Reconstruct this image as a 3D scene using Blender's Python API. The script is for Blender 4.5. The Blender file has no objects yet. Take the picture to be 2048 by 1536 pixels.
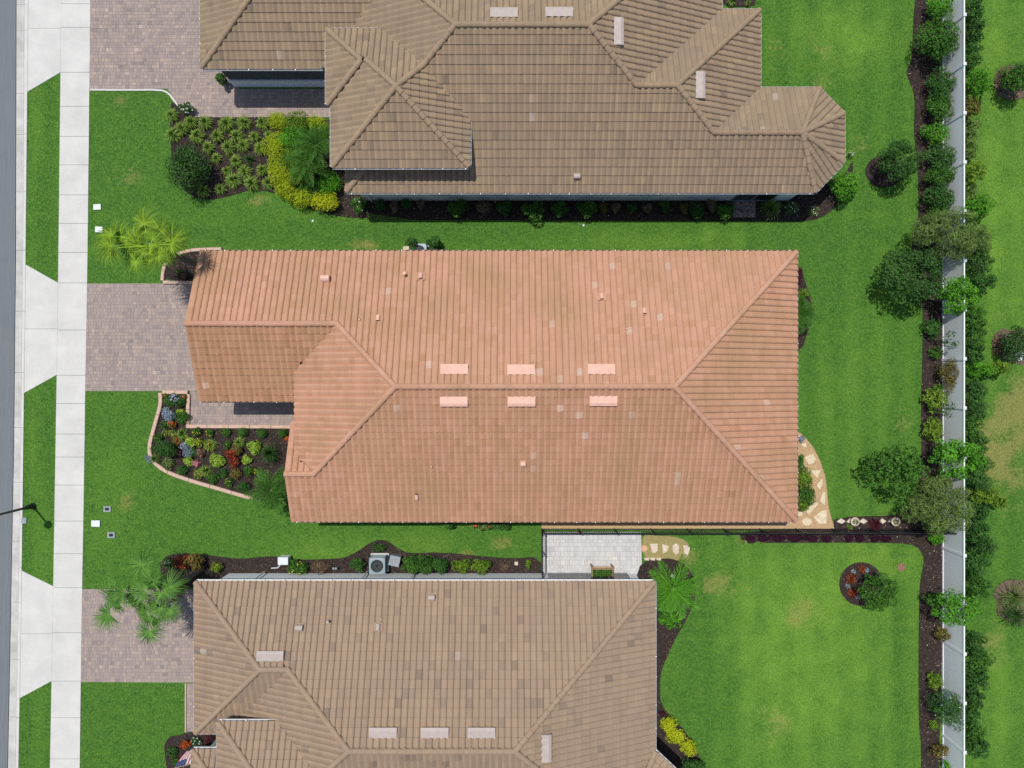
import bpy, bmesh, math, random
import numpy as np
from mathutils import Vector, Matrix

random.seed(7)
RNG = np.random.default_rng(7)
SC = bpy.context.scene
COL = SC.collection

# ------------------------------------------------------------------ camera, sky, sun, exposure
H = 37.4            # drone height over the lawn, metres
F = 1429.0          # focal length in photo pixels (2048 wide)
cam = bpy.data.cameras.new('camera')
cam.sensor_width = 36.0
cam.lens = 36.0 * F / 2048.0
cam.clip_start = 0.5
cam.clip_end = 3000
cam_o = bpy.data.objects.new('camera', cam)
COL.objects.link(cam_o)
cam_o.location = (0, 0, H)
cam_o.rotation_euler = (0, 0, 0)
SC.camera = cam_o

SUN_D = Vector((0.20, -0.25, -1.0)).normalized()
sun = bpy.data.lights.new('sun', 'SUN')
sun.energy = 4.0
sun.angle = math.radians(0.53)
sun.color = (1.0, 0.95, 0.87)
sun_o = bpy.data.objects.new('sun', sun)
COL.objects.link(sun_o)
sun_o.rotation_euler = SUN_D.to_track_quat('-Z', 'Y').to_euler()
sun_o.location = (0, 0, 60)

W = bpy.data.worlds.new('World')
SC.world = W
W.use_nodes = True
nt = W.node_tree
nt.nodes.clear()
sky = nt.nodes.new('ShaderNodeTexSky')
sky.sky_type = 'NISHITA'
sky.sun_disc = False
sky.sun_elevation = math.asin(-SUN_D.z)
sky.sun_rotation = math.atan2(-SUN_D.x, -SUN_D.y) % (2 * math.pi)
sky.air_density = 1.0
sky.dust_density = 1.2
bg = nt.nodes.new('ShaderNodeBackground')
bg.inputs['Strength'].default_value = 0.115
wo = nt.nodes.new('ShaderNodeOutputWorld')
nt.links.new(sky.outputs[0], bg.inputs[0])
nt.links.new(bg.outputs[0], wo.inputs[0])
SC.view_settings.view_transform = 'Standard'
SC.view_settings.look = 'None'
SC.view_settings.exposure = 0.0
SC.view_settings.gamma = 1.0
SC.view_settings.use_curve_mapping = False
SC.render.engine = 'CYCLES'
SC.cycles.max_bounces = 5
SC.cycles.transparent_max_bounces = 4
SC.cycles.use_denoising = False


# ------------------------------------------------------------------ helpers
def P(px, py, z=0.0):
    return Vector(((px - 1024) / F * (H - z), -(py - 768) / F * (H - z), z))


def PX(pts, z=0.0):
    return [P(a, b, z) for a, b in pts]


def fresh(name, data=None, parent=None):
    o = bpy.data.objects.new(name, data)
    COL.objects.link(o)
    if parent is not None:
        o.parent = parent
    return o


def wloc(o):
    v = Vector((0, 0, 0))
    while o is not None:
        v += o.location
        o = o.parent
    return v


def tag(o, label=None, cat=None, group=None, kind=None):
    if label:
        o['label'] = label
    if cat:
        o['category'] = cat
    if group:
        o['group'] = group
    if kind:
        o['kind'] = kind
    return o


def thing(name, label, cat, loc=(0, 0, 0), group=None):
    o = fresh(name)
    o.location = loc
    o.empty_display_size = 0.2
    return tag(o, label, cat, group)


def np_mesh(name, V, Fc, tint=None, smooth=False):
    """V (n,3); Fc int array (m,k) or list of such arrays of different k"""
    V = np.asarray(V, dtype=np.float32)
    me = bpy.data.meshes.new(name)
    if isinstance(Fc, np.ndarray):
        Fc = [Fc]
    Fc = [f for f in Fc if len(f)]
    idx = np.concatenate([f.ravel() for f in Fc]).astype(np.int32)
    tot = np.concatenate([np.full(len(f), f.shape[1], np.int32) for f in Fc])
    start = np.concatenate([[0], np.cumsum(tot)[:-1]]).astype(np.int32)
    me.vertices.add(len(V))
    me.vertices.foreach_set('co', V.ravel())
    me.loops.add(len(idx))
    me.loops.foreach_set('vertex_index', idx)
    me.polygons.add(len(tot))
    me.polygons.foreach_set('loop_start', start)
    me.polygons.foreach_set('loop_total', tot)
    me.polygons.foreach_set('use_smooth', np.full(len(tot), smooth, bool))
    if tint is not None:
        a = me.attributes.new('tint', 'FLOAT', 'POINT')
        a.data.foreach_set('value', np.asarray(tint, np.float32))
    me.update(calc_edges=True)
    return me


def py_mesh(name, verts, faces, smooth=False):
    me = bpy.data.meshes.new(name)
    me.from_pydata([tuple(v) for v in verts], [], [tuple(f) for f in faces])
    if smooth:
        for p in me.polygons:
            p.use_smooth = True
    me.update()
    return me


class MB:
    """collects simple shapes in world coordinates and links them as one mesh"""

    def __init__(self):
        self.v = []
        self.f = []

    def add(self, vs, fs):
        n = len(self.v)
        self.v += [Vector(v) for v in vs]
        self.f += [tuple(i + n for i in f) for f in fs]
        return self

    def box(self, x0, x1, y0, y1, z0, z1):
        vs = [(x0, y0, z0), (x1, y0, z0), (x1, y1, z0), (x0, y1, z0), (x0, y0, z1), (x1, y0, z1), (x1, y1, z1), (x0, y1, z1)]
        return self.add(vs, [(0, 3, 2, 1), (4, 5, 6, 7), (0, 1, 5, 4), (1, 2, 6, 5), (2, 3, 7, 6), (3, 0, 4, 7)])

    def obox(self, c, ax, ay, az):
        """oriented box: centre, three half-axis vectors"""
        c, ax, ay, az = Vector(c), Vector(ax), Vector(ay), Vector(az)
        vs = [c + sx * ax + sy * ay + sz * az for sz in (-1, 1) for sx, sy in ((-1, -1), (1, -1), (1, 1), (-1, 1))]
        return self.add(vs, [(0, 3, 2, 1), (4, 5, 6, 7), (0, 1, 5, 4), (1, 2, 6, 5), (2, 3, 7, 6), (3, 0, 4, 7)])

    def prism(self, poly, z0, z1):
        n = len(poly)
        a = sum(poly[i][0] * poly[(i + 1) % n][1] - poly[(i + 1) % n][0] * poly[i][1] for i in range(n))
        if a < 0:
            poly = poly[::-1]
        vs = [(p[0], p[1], z0) for p in poly] + [(p[0], p[1], z1) for p in poly]
        fs = [tuple(range(n, 2 * n)), tuple(range(n - 1, -1, -1))] + [(i, (i + 1) % n, (i + 1) % n + n, i + n) for i in range(n)]
        return self.add(vs, fs)

    def tube(self, pts, rad, sides=7, cap=True):
        pts = [Vector(p) for p in pts]
        n = len(self.v)
        for i, p in enumerate(pts):
            d = (pts[min(i + 1, len(pts) - 1)] - pts[max(i - 1, 0)]).normalized()
            up = Vector((0, 0, 1)) if abs(d.z) < 0.9 else Vector((1, 0, 0))
            a = d.cross(up).normalized()
            b = a.cross(d)
            r = rad[i] if isinstance(rad, (list, tuple)) else rad
            for k in range(sides):
                t = 2 * math.pi * k / sides
                self.v.append(p + (a * math.cos(t) + b * math.sin(t)) * r)
        for i in range(len(pts) - 1):
            for k in range(sides):
                k2 = (k + 1) % sides
                self.f.append((n + i * sides + k, n + i * sides + k2, n + (i + 1) * sides + k2, n + (i + 1) * sides + k))
        if cap:
            self.f.append(tuple(n + (len(pts) - 1) * sides + k for k in range(sides)))
            self.f.append(tuple(n + sides - 1 - k for k in range(sides)))
        return self

    def lathe(self, c, prof, sides=14):
        """profile list of (radius, z)"""
        n = len(self.v)
        for r, z in prof:
            for k in range(sides):
                t = 2 * math.pi * k / sides
                self.v.append(Vector((c[0] + r * math.cos(t), c[1] + r * math.sin(t), c[2] + z)))
        for i in range(len(prof) - 1):
            for k in range(sides):
                k2 = (k + 1) % sides
                self.f.append((n + i * sides + k, n + i * sides + k2, n + (i + 1) * sides + k2, n + (i + 1) * sides + k))
        self.f.append(tuple(n + (len(prof) - 1) * sides + k for k in range(sides)))
        return self

    def build(self, name, m, parent=None, smooth=False):
        off = wloc(parent) if parent is not None else Vector((0, 0, 0))
        me = py_mesh(name, [v - off for v in self.v], self.f, smooth)
        me.materials.append(m)
        return fresh(name, me, parent)


# ------------------------------------------------------------------ materials
MATS = {}


def nodes_of(name):
    m = bpy.data.materials.new(name)
    m.use_nodes = True
    t = m.node_tree
    t.nodes.clear()
    out = t.nodes.new('ShaderNodeOutputMaterial')
    b = t.nodes.new('ShaderNodeBsdfPrincipled')
    t.links.new(b.outputs[0], out.inputs[0])
    return m, t, b, out


def noise(t, scale, detail=5, rough=0.6, coord=None):
    n = t.nodes.new('ShaderNodeTexNoise')
    n.inputs['Scale'].default_value = scale
    n.inputs['Detail'].default_value = detail
    n.inputs['Roughness'].default_value = rough
    if coord is None:
        g = t.nodes.new('ShaderNodeNewGeometry')
        coord = g.outputs['Position']
    t.links.new(coord, n.inputs['Vector'])
    return n.outputs['Fac']


def ramp(t, fac, stops, interp='LINEAR'):
    r = t.nodes.new('ShaderNodeValToRGB')
    r.color_ramp.interpolation = interp
    e = r.color_ramp.elements
    while len(e) < len(stops):
        e.new(0.5)
    for i, (p, c) in enumerate(stops):
        e[i].position = p
        e[i].color = (c[0], c[1], c[2], 1) if not isinstance(c, (int, float)) else (c, c, c, 1)
    t.links.new(fac, r.inputs[0])
    return r.outputs[0]


def mix(t, fac, a, b, mode='MIX'):
    n = t.nodes.new('ShaderNodeMix')
    n.data_type = 'RGBA'
    n.blend_type = mode
    if isinstance(fac, (int, float)):
        n.inputs[0].default_value = fac
    else:
        t.links.new(fac, n.inputs[0])
    for i, c in ((6, a), (7, b)):
        if isinstance(c, (tuple, list)):
            n.inputs[i].default_value = (c[0], c[1], c[2], 1)
        else:
            t.links.new(c, n.inputs[i])
    return n.outputs[2]


def math_n(t, op, a, b=None):
    n = t.nodes.new('ShaderNodeMath')
    n.operation = op
    for i, c in enumerate((a, b)):
        if c is None:
            continue
        if isinstance(c, (int, float)):
            n.inputs[i].default_value = c
        else:
            t.links.new(c, n.inputs[i])
    return n.outputs[0]


def bump(t, b, height, strength, dist=0.02):
    n = t.nodes.new('ShaderNodeBump')
    n.inputs['Strength'].default_value = strength
    n.inputs['Distance'].default_value = dist
    t.links.new(height, n.inputs['Height'])
    t.links.new(n.outputs[0], b.inputs['Normal'])


def tint_fac(t):
    a = t.nodes.new('ShaderNodeAttribute')
    a.attribute_name = 'tint'
    o = t.nodes.new('ShaderNodeObjectInfo')
    s = t.nodes.new('ShaderNodeSeparateColor')
    t.links.new(o.outputs['Color'], s.inputs[0])
    return math_n(t, 'ADD', a.outputs['Fac'], s.outputs[0])


def mat(name, c1, c2=None, scale=6, rough=0.8, bmp=0.0, bscale=60, metal=0.0, spec=0.3, detail=5):
    if name in MATS:
        return MATS[name]
    m, t, b, _ = nodes_of(name)
    if c2 is None:
        c2 = tuple(min(1, x * 1.12) for x in c1)
        c1 = tuple(x * 0.9 for x in c1)
    f = noise(t, scale, detail)
    t.links.new(ramp(t, f, [(0.3, c1), (0.7, c2)]), b.inputs['Base Color'])
    b.inputs['Roughness'].default_value = rough
    b.inputs['Metallic'].default_value = metal
    b.inputs['Specular IOR Level'].default_value = spec
    if bmp:
        bump(t, b, noise(t, bscale, 4), bmp)
    MATS[name] = m
    return m


def tile_mat(name, stops, weather, wcol, rough=0.82):
    """per-piece tint ramp + large weathering noise + fine grain"""
    m, t, b, _ = nodes_of(name)
    base = ramp(t, tint_fac(t), stops)
    g = t.nodes.new('ShaderNodeNewGeometry')
    w = noise(t, 0.33, 6, 0.65)
    wf = ramp(t, w, [(0.42, 0.0), (0.68, 1.0)])
    sep = t.nodes.new('ShaderNodeSeparateColor')
    t.links.new(wf, sep.inputs[0])
    c = mix(t, math_n(t, 'MULTIPLY', sep.outputs[0], weather), base, wcol)
    mp = t.nodes.new('ShaderNodeMapping')
    mp.inputs['Scale'].default_value = (2.6, .28, .28)
    t.links.new(g.outputs['Position'], mp.inputs['Vector'])
    st = noise(t, 1.6, 5, .6, mp.outputs[0])
    c = mix(t, .30, c, ramp(t, st, [(.30, (.62, .62, .62)), (.58, (1.0, 1.0, 1.0))]), 'MULTIPLY')
    fine = noise(t, 28, 4, 0.7)
    c = mix(t, 0.28, c, ramp(t, fine, [(0.25, (0.35, 0.33, 0.31)), (0.75, (1.0, 1.0, 1.0))]), 'MULTIPLY')
    t.links.new(c, b.inputs['Base Color'])
    b.inputs['Roughness'].default_value = rough
    b.inputs['Specular IOR Level'].default_value = 0.22
    bump(t, b, noise(t, 90, 3), 0.25, 0.004)
    MATS[name] = m
    return m


def leaf_mat(name, c1, c2, trans=0.25, rough=0.55):
    if name in MATS:
        return MATS[name]
    m, t, b, out = nodes_of(name)
    a = t.nodes.new('ShaderNodeAttribute')
    a.attribute_name = 'tint'
    c = ramp(t, a.outputs['Fac'], [(0.0, c1), (1.0, c2)])
    t.links.new(c, b.inputs['Base Color'])
    b.inputs['Roughness'].default_value = rough
    b.inputs['Specular IOR Level'].default_value = 0.12
    tr = t.nodes.new('ShaderNodeBsdfTranslucent')
    t.links.new(c, tr.inputs[0])
    mx = t.nodes.new('ShaderNodeMixShader')
    mx.inputs[0].default_value = trans
    t.links.new(b.outputs[0], mx.inputs[1])
    t.links.new(tr.outputs[0], mx.inputs[2])
    t.links.new(mx.outputs[0], out.inputs[0])
    MATS[name] = m
    return m


KIND = {
    'dark': ((.016, .056, .012), (.080, .185, .042)),
    'deep': ((.018, .065, .014), (.085, .215, .042)),
    'mid': ((.026, .085, .012), (.10, .25, .036)),
    'bright': ((.045, .17, .010), (.15, .42, .034)),
    'lime': ((.14, .27, .02), (.42, .58, .09)),
    'gold': ((.17, .27, .008), (.50, .58, .03)),
    'chartreuse': ((.26, .34, .008), (.66, .70, .03)),
    'yellowgreen': ((.055, .13, .012), (.24, .37, .042)),
    'olive': ((.055, .110, .022), (.22, .32, .085)),
    'bronze': ((.06, .055, .014), (.24, .21, .055)),
    'orange': ((.28, .05, .012), (.72, .20, .04)),
    'red': ((.09, .018, .010), (.34, .085, .040)),
    'maroon': ((.035, .008, .012), (.13, .028, .040)),
    'purple': ((.020, .006, .016), (.085, .018, .055)),
    'silver': ((.10, .17, .18), (.33, .42, .48)),
    'straw': ((.11, .075, .045), (.30, .22, .14)),
    'brown': ((.045, .032, .018), (.15, .11, .06)),
    'palm': ((.014, .055, .010), (.10, .26, .045)),
    'palmbright': ((.020, .070, .008), (.34, .53, .040)),
    'palmblue': ((.016, .065, .012), (.17, .36, .060)),
    'strap': ((.045, .125, .018), (.33, .46, .09)),
    'pink': ((.45, .10, .16), (.85, .45, .5)),
    'white': ((.6, .6, .55), (.85, .85, .8)),
    'lilac': ((.40, .34, .62), (.78, .70, .92)),
    'scarlet': ((.48, .05, .02), (.75, .14, .06)),
    'yellow': ((.65, .45, .02), (.85, .68, .08)),
}


def LM(kind):
    return leaf_mat('leaf_' + kind, *KIND[kind])


BARK = mat('bark', (.10, .075, .055), (.20, .16, .12), 14, .9, .6, 40)
BARKG = mat('bark_grey', (.19, .17, .15), (.32, .29, .26), 14, .9, .6, 40)
WHITE = mat('white_vinyl', (.76, .79, .82), (.80, .83, .86), 3, .45)
GUTTER = mat('gutter_white', (.66, .68, .70), (.78, .79, .80), 5, .4)
GUTTERD = mat('gutter_brown', (.16, .13, .12), (.24, .20, .18), 5, .5)
STRAP = mat('strap_white', (.8, .8, .8), (.85, .85, .85), 5, .4)
BLACK = mat('black_metal', (.010, .010, .014), (.018, .018, .024), 8, .4, 0, 60, 0.2, 0.5)
DARK = mat('dark_opening', (.008, .008, .009), (.012, .012, .013), 8, .7)
GLASS = mat('window_glass', (.015, .02, .028), (.02, .03, .04), 2, .08, 0, 60, 0, 0.6)
CONC = mat('concrete', (.465, .46, .44), (.56, .555, .53), .9, .85, .25, 120, detail=12)
CONCG = mat('gutter_concrete', (.34, .335, .32), (.53, .525, .50), 1.1, .85, .25, 120, detail=12)
STUCCO = mat('stucco_pale', (.70, .74, .76), (.76, .79, .81), 2, .9, .15, 90)
STUCCOG = mat('stucco_charcoal', (.060, .064, .068), (.085, .09, .095), 3, .9, .3, 150)
STUCCOT = mat('stucco_tan', (.45, .36, .28), (.52, .42, .33), 3, .9, .3, 150)
DECK = mat('roof_underlay', (.030, .024, .020), (.045, .036, .030), 8, .9)
WOOD = mat('cedar', (.28, .18, .10), (.40, .28, .165), 10, .7, .4, 50)
TERRA = mat('edging_stone', (.42, .285, .22), (.56, .405, .325), 7, .85, .4, 70)
FLAG = mat('flagstone', (.48, .40, .26), (.66, .58, .41), 5, .85, .5, 30)
FLAGP = mat('flagstone_pink', (.46, .36, .28), (.64, .56, .46), 6, .85, .5, 30)
DG = mat('decomposed_granite', (.36, .24, .13), (.50, .355, .205), 22, .95, .5, 130)
ACGREY = mat('condenser_paint', (.20, .265, .295), (.26, .33, .36), 4, .5, 0, 60, .1)
GREYP = mat('grey_plastic', (.20, .23, .26), (.27, .30, .33), 5, .5)
PALEBOX = mat('pale_box', (.54, .58, .62), (.66, .70, .73), 9, .6)

M_TILE = tile_mat('terracotta_tile', [(0.0, (.36, .195, .105)), (0.25, (.435, .235, .138)), (0.62, (.510, .280, .188)), (0.88, (.535, .305, .212)), (0.95, (.53, .360, .265)), (1.0, (.55, .40, .32))], 0.80, (.385, .235, .130))
U_TILE = tile_mat('tan_tile', [(0.0, (.205, .155, .118)), (0.25, (.262, .196, .135)), (0.7, (.305, .226, .148)), (0.93, (.335, .248, .160)), (1.0, (.40, .34, .29))], 0.40, (.240, .185, .138))
L_TILE = tile_mat('brown_blend_tile', [(0.0, (.220, .166, .126)), (0.16, (.258, .192, .145)), (0.34, (.312, .228, .160)), (0.75, (.336, .243, .168)), (0.97, (.355, .262, .180)), (1.0, (.40, .33, .28))], 0.35, (.270, .202, .150))
PAVER = tile_mat('driveway_paver', [(0.0, (.235, .200, .195)), (0.3, (.300, .248, .232)), (0.6, (.352, .282, .250)), (0.85, (.40, .318, .265)), (1.0, (.45, .370, .315))], 0.25, (.335, .288, .290))
PAVERL = tile_mat('patio_paver', [(0.0, (.46, .465, .48)), (0.4, (.545, .545, .55)), (0.75, (.60, .60, .595)), (1.0, (.66, .63, .60))], 0.2, (.50, .51, .53))
SAND = mat('joint_sand', (.15, .125, .115), (.20, .165, .15), 30, .95)
VENT_M = mat('vent_salmon', (.60, .36, .28), (.68, .42, .33), 4, .6)
VENT_T = mat('vent_taupe', (.36, .31, .285), (.42, .36, .33), 4, .6)


def mulch_mat():
    m, t, b, _ = nodes_of('mulch')
    f1 = noise(t, 5, 6, .7)
    f2 = noise(t, 45, 5, .75)
    c = mix(t, .6, ramp(t, f1, [(.3, (.026, .019, .018)), (.7, (.048, .036, .033))]), ramp(t, f2, [(.3, (.012, .009, .008)), (.62, (.055, .042, .038)), (.8, (.13, .105, .09))]))
    t.links.new(c, b.inputs['Base Color'])
    b.inputs['Roughness'].default_value = .95
    b.inputs['Specular IOR Level'].default_value = .1
    bump(t, b, f2, .9, .03)
    return m


MULCH = mulch_mat()
MULCH_DRY = mat('dry_mulch', (.075, .052, .035), (.20, .15, .10), 16, .95, .8, 50)


def lawn_mat(name, blade):
    m, t, b, out = nodes_of(name)
    if blade:
        a = t.nodes.new('ShaderNodeAttribute')
        a.attribute_name = 'tint'
    d = t.nodes.new('ShaderNodeAttribute')
    d.attribute_name = 'dry'
    l = t.nodes.new('ShaderNodeAttribute')
    l.attribute_name = 'pale'
    n1 = noise(t, .55, 6, .62)
    n2 = noise(t, 7, 5, .7)
    n3 = noise(t, 38, 3, .7)
    n4 = noise(t, 2.2, 5, .65)
    n5 = noise(t, 15, 3, .6)
    g = mix(t, n1, (.020, .104, .016), (.048, .168, .022))
    g = mix(t, ramp(t, n4, [(.35, 0.0), (.70, .85)]), g, (.088, .208, .026))
    g = mix(t, ramp(t, n2, [(.42, 0.0), (.66, .85)]), g, (.125, .255, .042))
    lf = math_n(t, 'MULTIPLY', l.outputs['Fac'], math_n(t, 'ADD', .30, n4))
    g = mix(t, lf, g, (.165, .325, .042))
    rg = math_n(t, 'ADD', math_n(t, 'MULTIPLY', n2, .55), math_n(t, 'MULTIPLY', n4, .45))
    df = math_n(t, 'ADD', math_n(t, 'MULTIPLY', d.outputs['Fac'], .62), math_n(t, 'MULTIPLY', rg, 1.35))
    dn = t.nodes.new('ShaderNodeClamp')
    t.links.new(math_n(t, 'MULTIPLY', math_n(t, 'SUBTRACT', df, .92), 3.2), dn.inputs[0])
    dm = math_n(t, 'MULTIPLY', dn.outputs[0], math_n(t, 'MINIMUM', math_n(t, 'MULTIPLY', d.outputs['Fac'], 2.2), .62))
    g = mix(t, dm, g, (.335, .290, .105))
    g = mix(t, 1.0, g, ramp(t, n5, [(.32, (.62, .66, .62)), (.5, (1, 1, 1)), (.68, (1.30, 1.22, 1.25))]), 'MULTIPLY')
    if blade:
        g = mix(t, 1.0, g, ramp(t, a.outputs['Fac'], [(0, (.70, .75, .65)), (.5, (1, 1, 1)), (.85, (1.4, 1.25, 1.2)), (1, (2.2, 1.7, 2.0))]), 'MULTIPLY')
    else:
        g = mix(t, .6, g, ramp(t, n3, [(.3, (.45, .5, .45)), (.7, (1.0, 1.0, 1.0))]), 'MULTIPLY')
        bump(t, b, n3, .6, .05)
    t.links.new(g, b.inputs['Base Color'])
    b.inputs['Roughness'].default_value = .75
    b.inputs['Specular IOR Level'].default_value = .12
    if blade:
        tr = t.nodes.new('ShaderNodeBsdfTranslucent')
        t.links.new(g, tr.inputs[0])
        mx = t.nodes.new('ShaderNodeMixShader')
        mx.inputs[0].default_value = .25
        t.links.new(b.outputs[0], mx.inputs[1])
        t.links.new(tr.outputs[0], mx.inputs[2])
        t.links.new(mx.outputs[0], out.inputs[0])
    return m


LAWN = lawn_mat('lawn', False)
BLADE = lawn_mat('grass_blade', True)


def road_mat():
    m, t, b, _ = nodes_of('asphalt')
    c = mix(t, .55, ramp(t, noise(t, .8, 6, .6), [(.3, (.105, .125, .14)), (.7, (.145, .165, .18))]), ramp(t, noise(t, 60, 3, .8), [(.3, (.06, .07, .08)), (.7, (.22, .24, .25))]))
    t.links.new(c, b.inputs['Base Color'])
    b.inputs['Roughness'].default_value = .9
    bump(t, b, noise(t, 120, 3), .5, .01)
    return m


ASPHALT = road_mat()


# ------------------------------------------------------------------ layout lines (photo pixels, turned into metres on the ground)
def road_x(y): return np.interp(y, [-900, 0, 500, 900, 1250, 1536, 2400], [40, 31, 30, 26, 19.5, 14, -2])
def kerb_x(y): return np.interp(y, [-900, 0, 400, 600, 1000, 1250, 1536, 2400], [66, 57, 53, 51, 46, 42.5, 37.5, 22])
def walk_l(y): return np.interp(y, [-900, 0, 150, 600, 780, 1000, 1300, 1536, 2400], [134, 123, 121.5, 116.5, 113.5, 110, 105, 100.5, 84])
def walk_r(y): return np.interp(y, [-900, 0, 300, 560, 780, 1000, 1250, 1536, 2400], [190, 181, 178, 175, 171, 168, 163.5, 160, 144])


def inside(pts, poly):
    """vectorised point-in-polygon; pts (n,2), poly list of (x,y)"""
    x, y = pts[:, 0], pts[:, 1]
    r = np.zeros(len(pts), bool)
    n = len(poly)
    for i in range(n):
        x1, y1 = poly[i][0], poly[i][1]
        x2, y2 = poly[(i + 1) % n][0], poly[(i + 1) % n][1]
        if y1 == y2:
            continue
        c = ((y1 > y) != (y2 > y)) & (x < (x2 - x1) * (y - y1) / (y2 - y1) + x1)
        r ^= c
    return r


def smooth_poly(pts, it=2, closed=True):
    pts = [Vector((p[0], p[1])) for p in pts]
    for _ in range(it):
        o = []
        n = len(pts)
        for i in range(n if closed else n - 1):
            a, b = pts[i], pts[(i + 1) % n]
            o += [a * .75 + b * .25, a * .25 + b * .75]
        if not closed:
            o = [pts[0]] + o + [pts[-1]]
        pts = o
    return [(p.x, p.y) for p in pts]


BEDS = {
    'front_flower_bed': [(322, 786), (379, 786), (377, 853), (650, 853), (650, 1015), (520, 1003), (486, 990), (443, 977), (386, 961), (337, 944), (315, 929), (304, 916), (301, 899), (304, 880), (310, 860), (316, 838), (322, 815), (324, 801)],
    'palm_bed': [(329, 540), (333, 522), (352, 508), (385, 502), (440, 500), (440, 560), (330, 563)],
    'entry_garden_bed': [(340, 204), (352, 208), (362, 218), (386, 234), (700, 234), (700, 300), (730, 388), (745, 436), (704, 436), (672, 431), (640, 424), (612, 412), (585, 402), (560, 389), (520, 380), (497, 381), (470, 389), (445, 396), (420, 400), (396, 397), (375, 385), (352, 362), (341, 300)],
    'side_shade_bed': [(735, 384), (1600, 384), (1690, 350), (1705, 320), (1706, 345), (1690, 395), (1660, 425), (1625, 443), (1500, 442), (1100, 441), (735, 440)],
    'condenser_bed': [(318, 1132), (328, 1115), (345, 1108), (380, 1106), (440, 1113), (480, 1118), (520, 1114), (550, 1112), (600, 1120), (650, 1118), (690, 1116), (716, 1102), (742, 1084), (760, 1079), (776, 1082), (798, 1098), (818, 1107), (880, 1104), (960, 1112), (1020, 1117), (1082, 1113), (1082, 1160), (420, 1160), (400, 1176), (330, 1176)],
    'fence_bed': [(1830, -60), (1830, 0), (1826, 40), (1825, 90), (1822, 125), (1812, 140), (1815, 155), (1826, 180), (1830, 210), (1827, 260), (1831, 300), (1836, 350), (1837, 400), (1836, 440), (1827, 472), (1822, 490), (1835, 540), (1845, 600), (1845, 700), (1842, 800), (1843, 900), (1842, 950), (1822, 1012), (1800, 1031), (1666, 1034), (1669, 1057), (1478, 1062), (1484, 1086), (1700, 1085), (1800, 1086), (1833, 1091), (1847, 1112), (1847, 1130), (1840, 1160), (1838, 1200), (1837, 1300), (1837, 1400), (1838, 1460), (1842, 1480), (1842, 1600), (1886, 1600), (1886, -60)],
    'ring_bed': [(1722 + 44 * math.cos(a * math.pi / 10), 1168 + 44 * math.sin(a * math.pi / 10)) for a in range(20)],
    'shade_tree_bed': [(1768 + 38 * math.cos(a * math.pi / 10), 343 + 32 * math.sin(a * math.pi / 10)) for a in range(20)],
    'corner_palm_bed': [(1283, 1122), (1330, 1116), (1352, 1119), (1372, 1131), (1386, 1150), (1393, 1195), (1372, 1240), (1349, 1280), (1340, 1300), (1322, 1340), (1319, 1372), (1322, 1410), (1345, 1436), (1370, 1462), (1388, 1490), (1400, 1515), (1404, 1560), (1270, 1560), (1270, 1160)],
    'porch_bed': [(380, 1463), (360, 1470), (338, 1473), (328, 1490), (331, 1515), (338, 1560), (450, 1560), (450, 1463)],
    'window_bed': [(1560, 530), (1603, 533), (1608, 560), (1622, 600), (1624, 640), (1612, 672), (1604, 700), (1560, 712)],
    'notch_bed': [(1440, -40), (1516, -40), (1512, 0), (1508, 14), (1440, 14)],
    'outer_bed': [(1990, 150), (2000, 138), (2016, 132), (2036, 128), (2060, 132), (2062, 190), (2040, 198), (2022, 201), (2004, 196), (1992, 186), (1985, 170)],
    'outer_pot_bed': [(1982, 684), (1990, 666), (2006, 656), (2024, 662), (2050, 656), (2062, 700), (2050, 732), (2024, 726), (2006, 716), (1988, 708)],
    'outer_grass_bed': [(1984, 1190), (1996, 1168), (2018, 1158), (2050, 1160), (2062, 1200), (2060, 1246), (2034, 1252), (2010, 1240), (1990, 1226), (1998, 1206)],
}
GRANITE = [(1083, 1040), (1592, 1040), (1592, 862), (1601, 867), (1612, 877), (1626, 894), (1640, 922), (1650, 953), (1654, 985), (1656, 1010), (1659, 1024), (1668, 1057), (1083, 1057)]
STEP_EARTH = [(1284, 1070), (1300, 1070), (1370, 1075), (1382, 1100), (1372, 1122), (1284, 1122)]
DRIVES = {
    'driveway_centre': [[(174.5, 567), (400, 567), (478, 567), (478, 782.2), (171.5, 782)]],
    'walk_centre': [[(381, 782.6), (620, 782.6), (620, 852), (381, 852)]],
    'driveway_top': [[(181, -80), (478, -80), (478, 178), (179.5, 178)]],
    'walk_top': [[(335, 178.2), (700, 178.2), (700, 235), (388, 235), (362, 217), (350, 205)]],
    'driveway_bottom': [[(165, 1178), (470, 1178), (470, 1365), (162, 1363.5)]],
}
HOUSE_FOOT = [
    [(430, 560), (1570, 560), (1570, 990), (600, 990), (600, 780), (430, 780)],
    [(430, -80), (1500, -80), (1500, 200), (1640, 230), (1640, 360), (1600, 400), (735, 400), (700, 300), (700, 190), (440, 175)],
    [(410, 1150), (1280, 1150), (1280, 1620), (410, 1620)],
]

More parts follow.
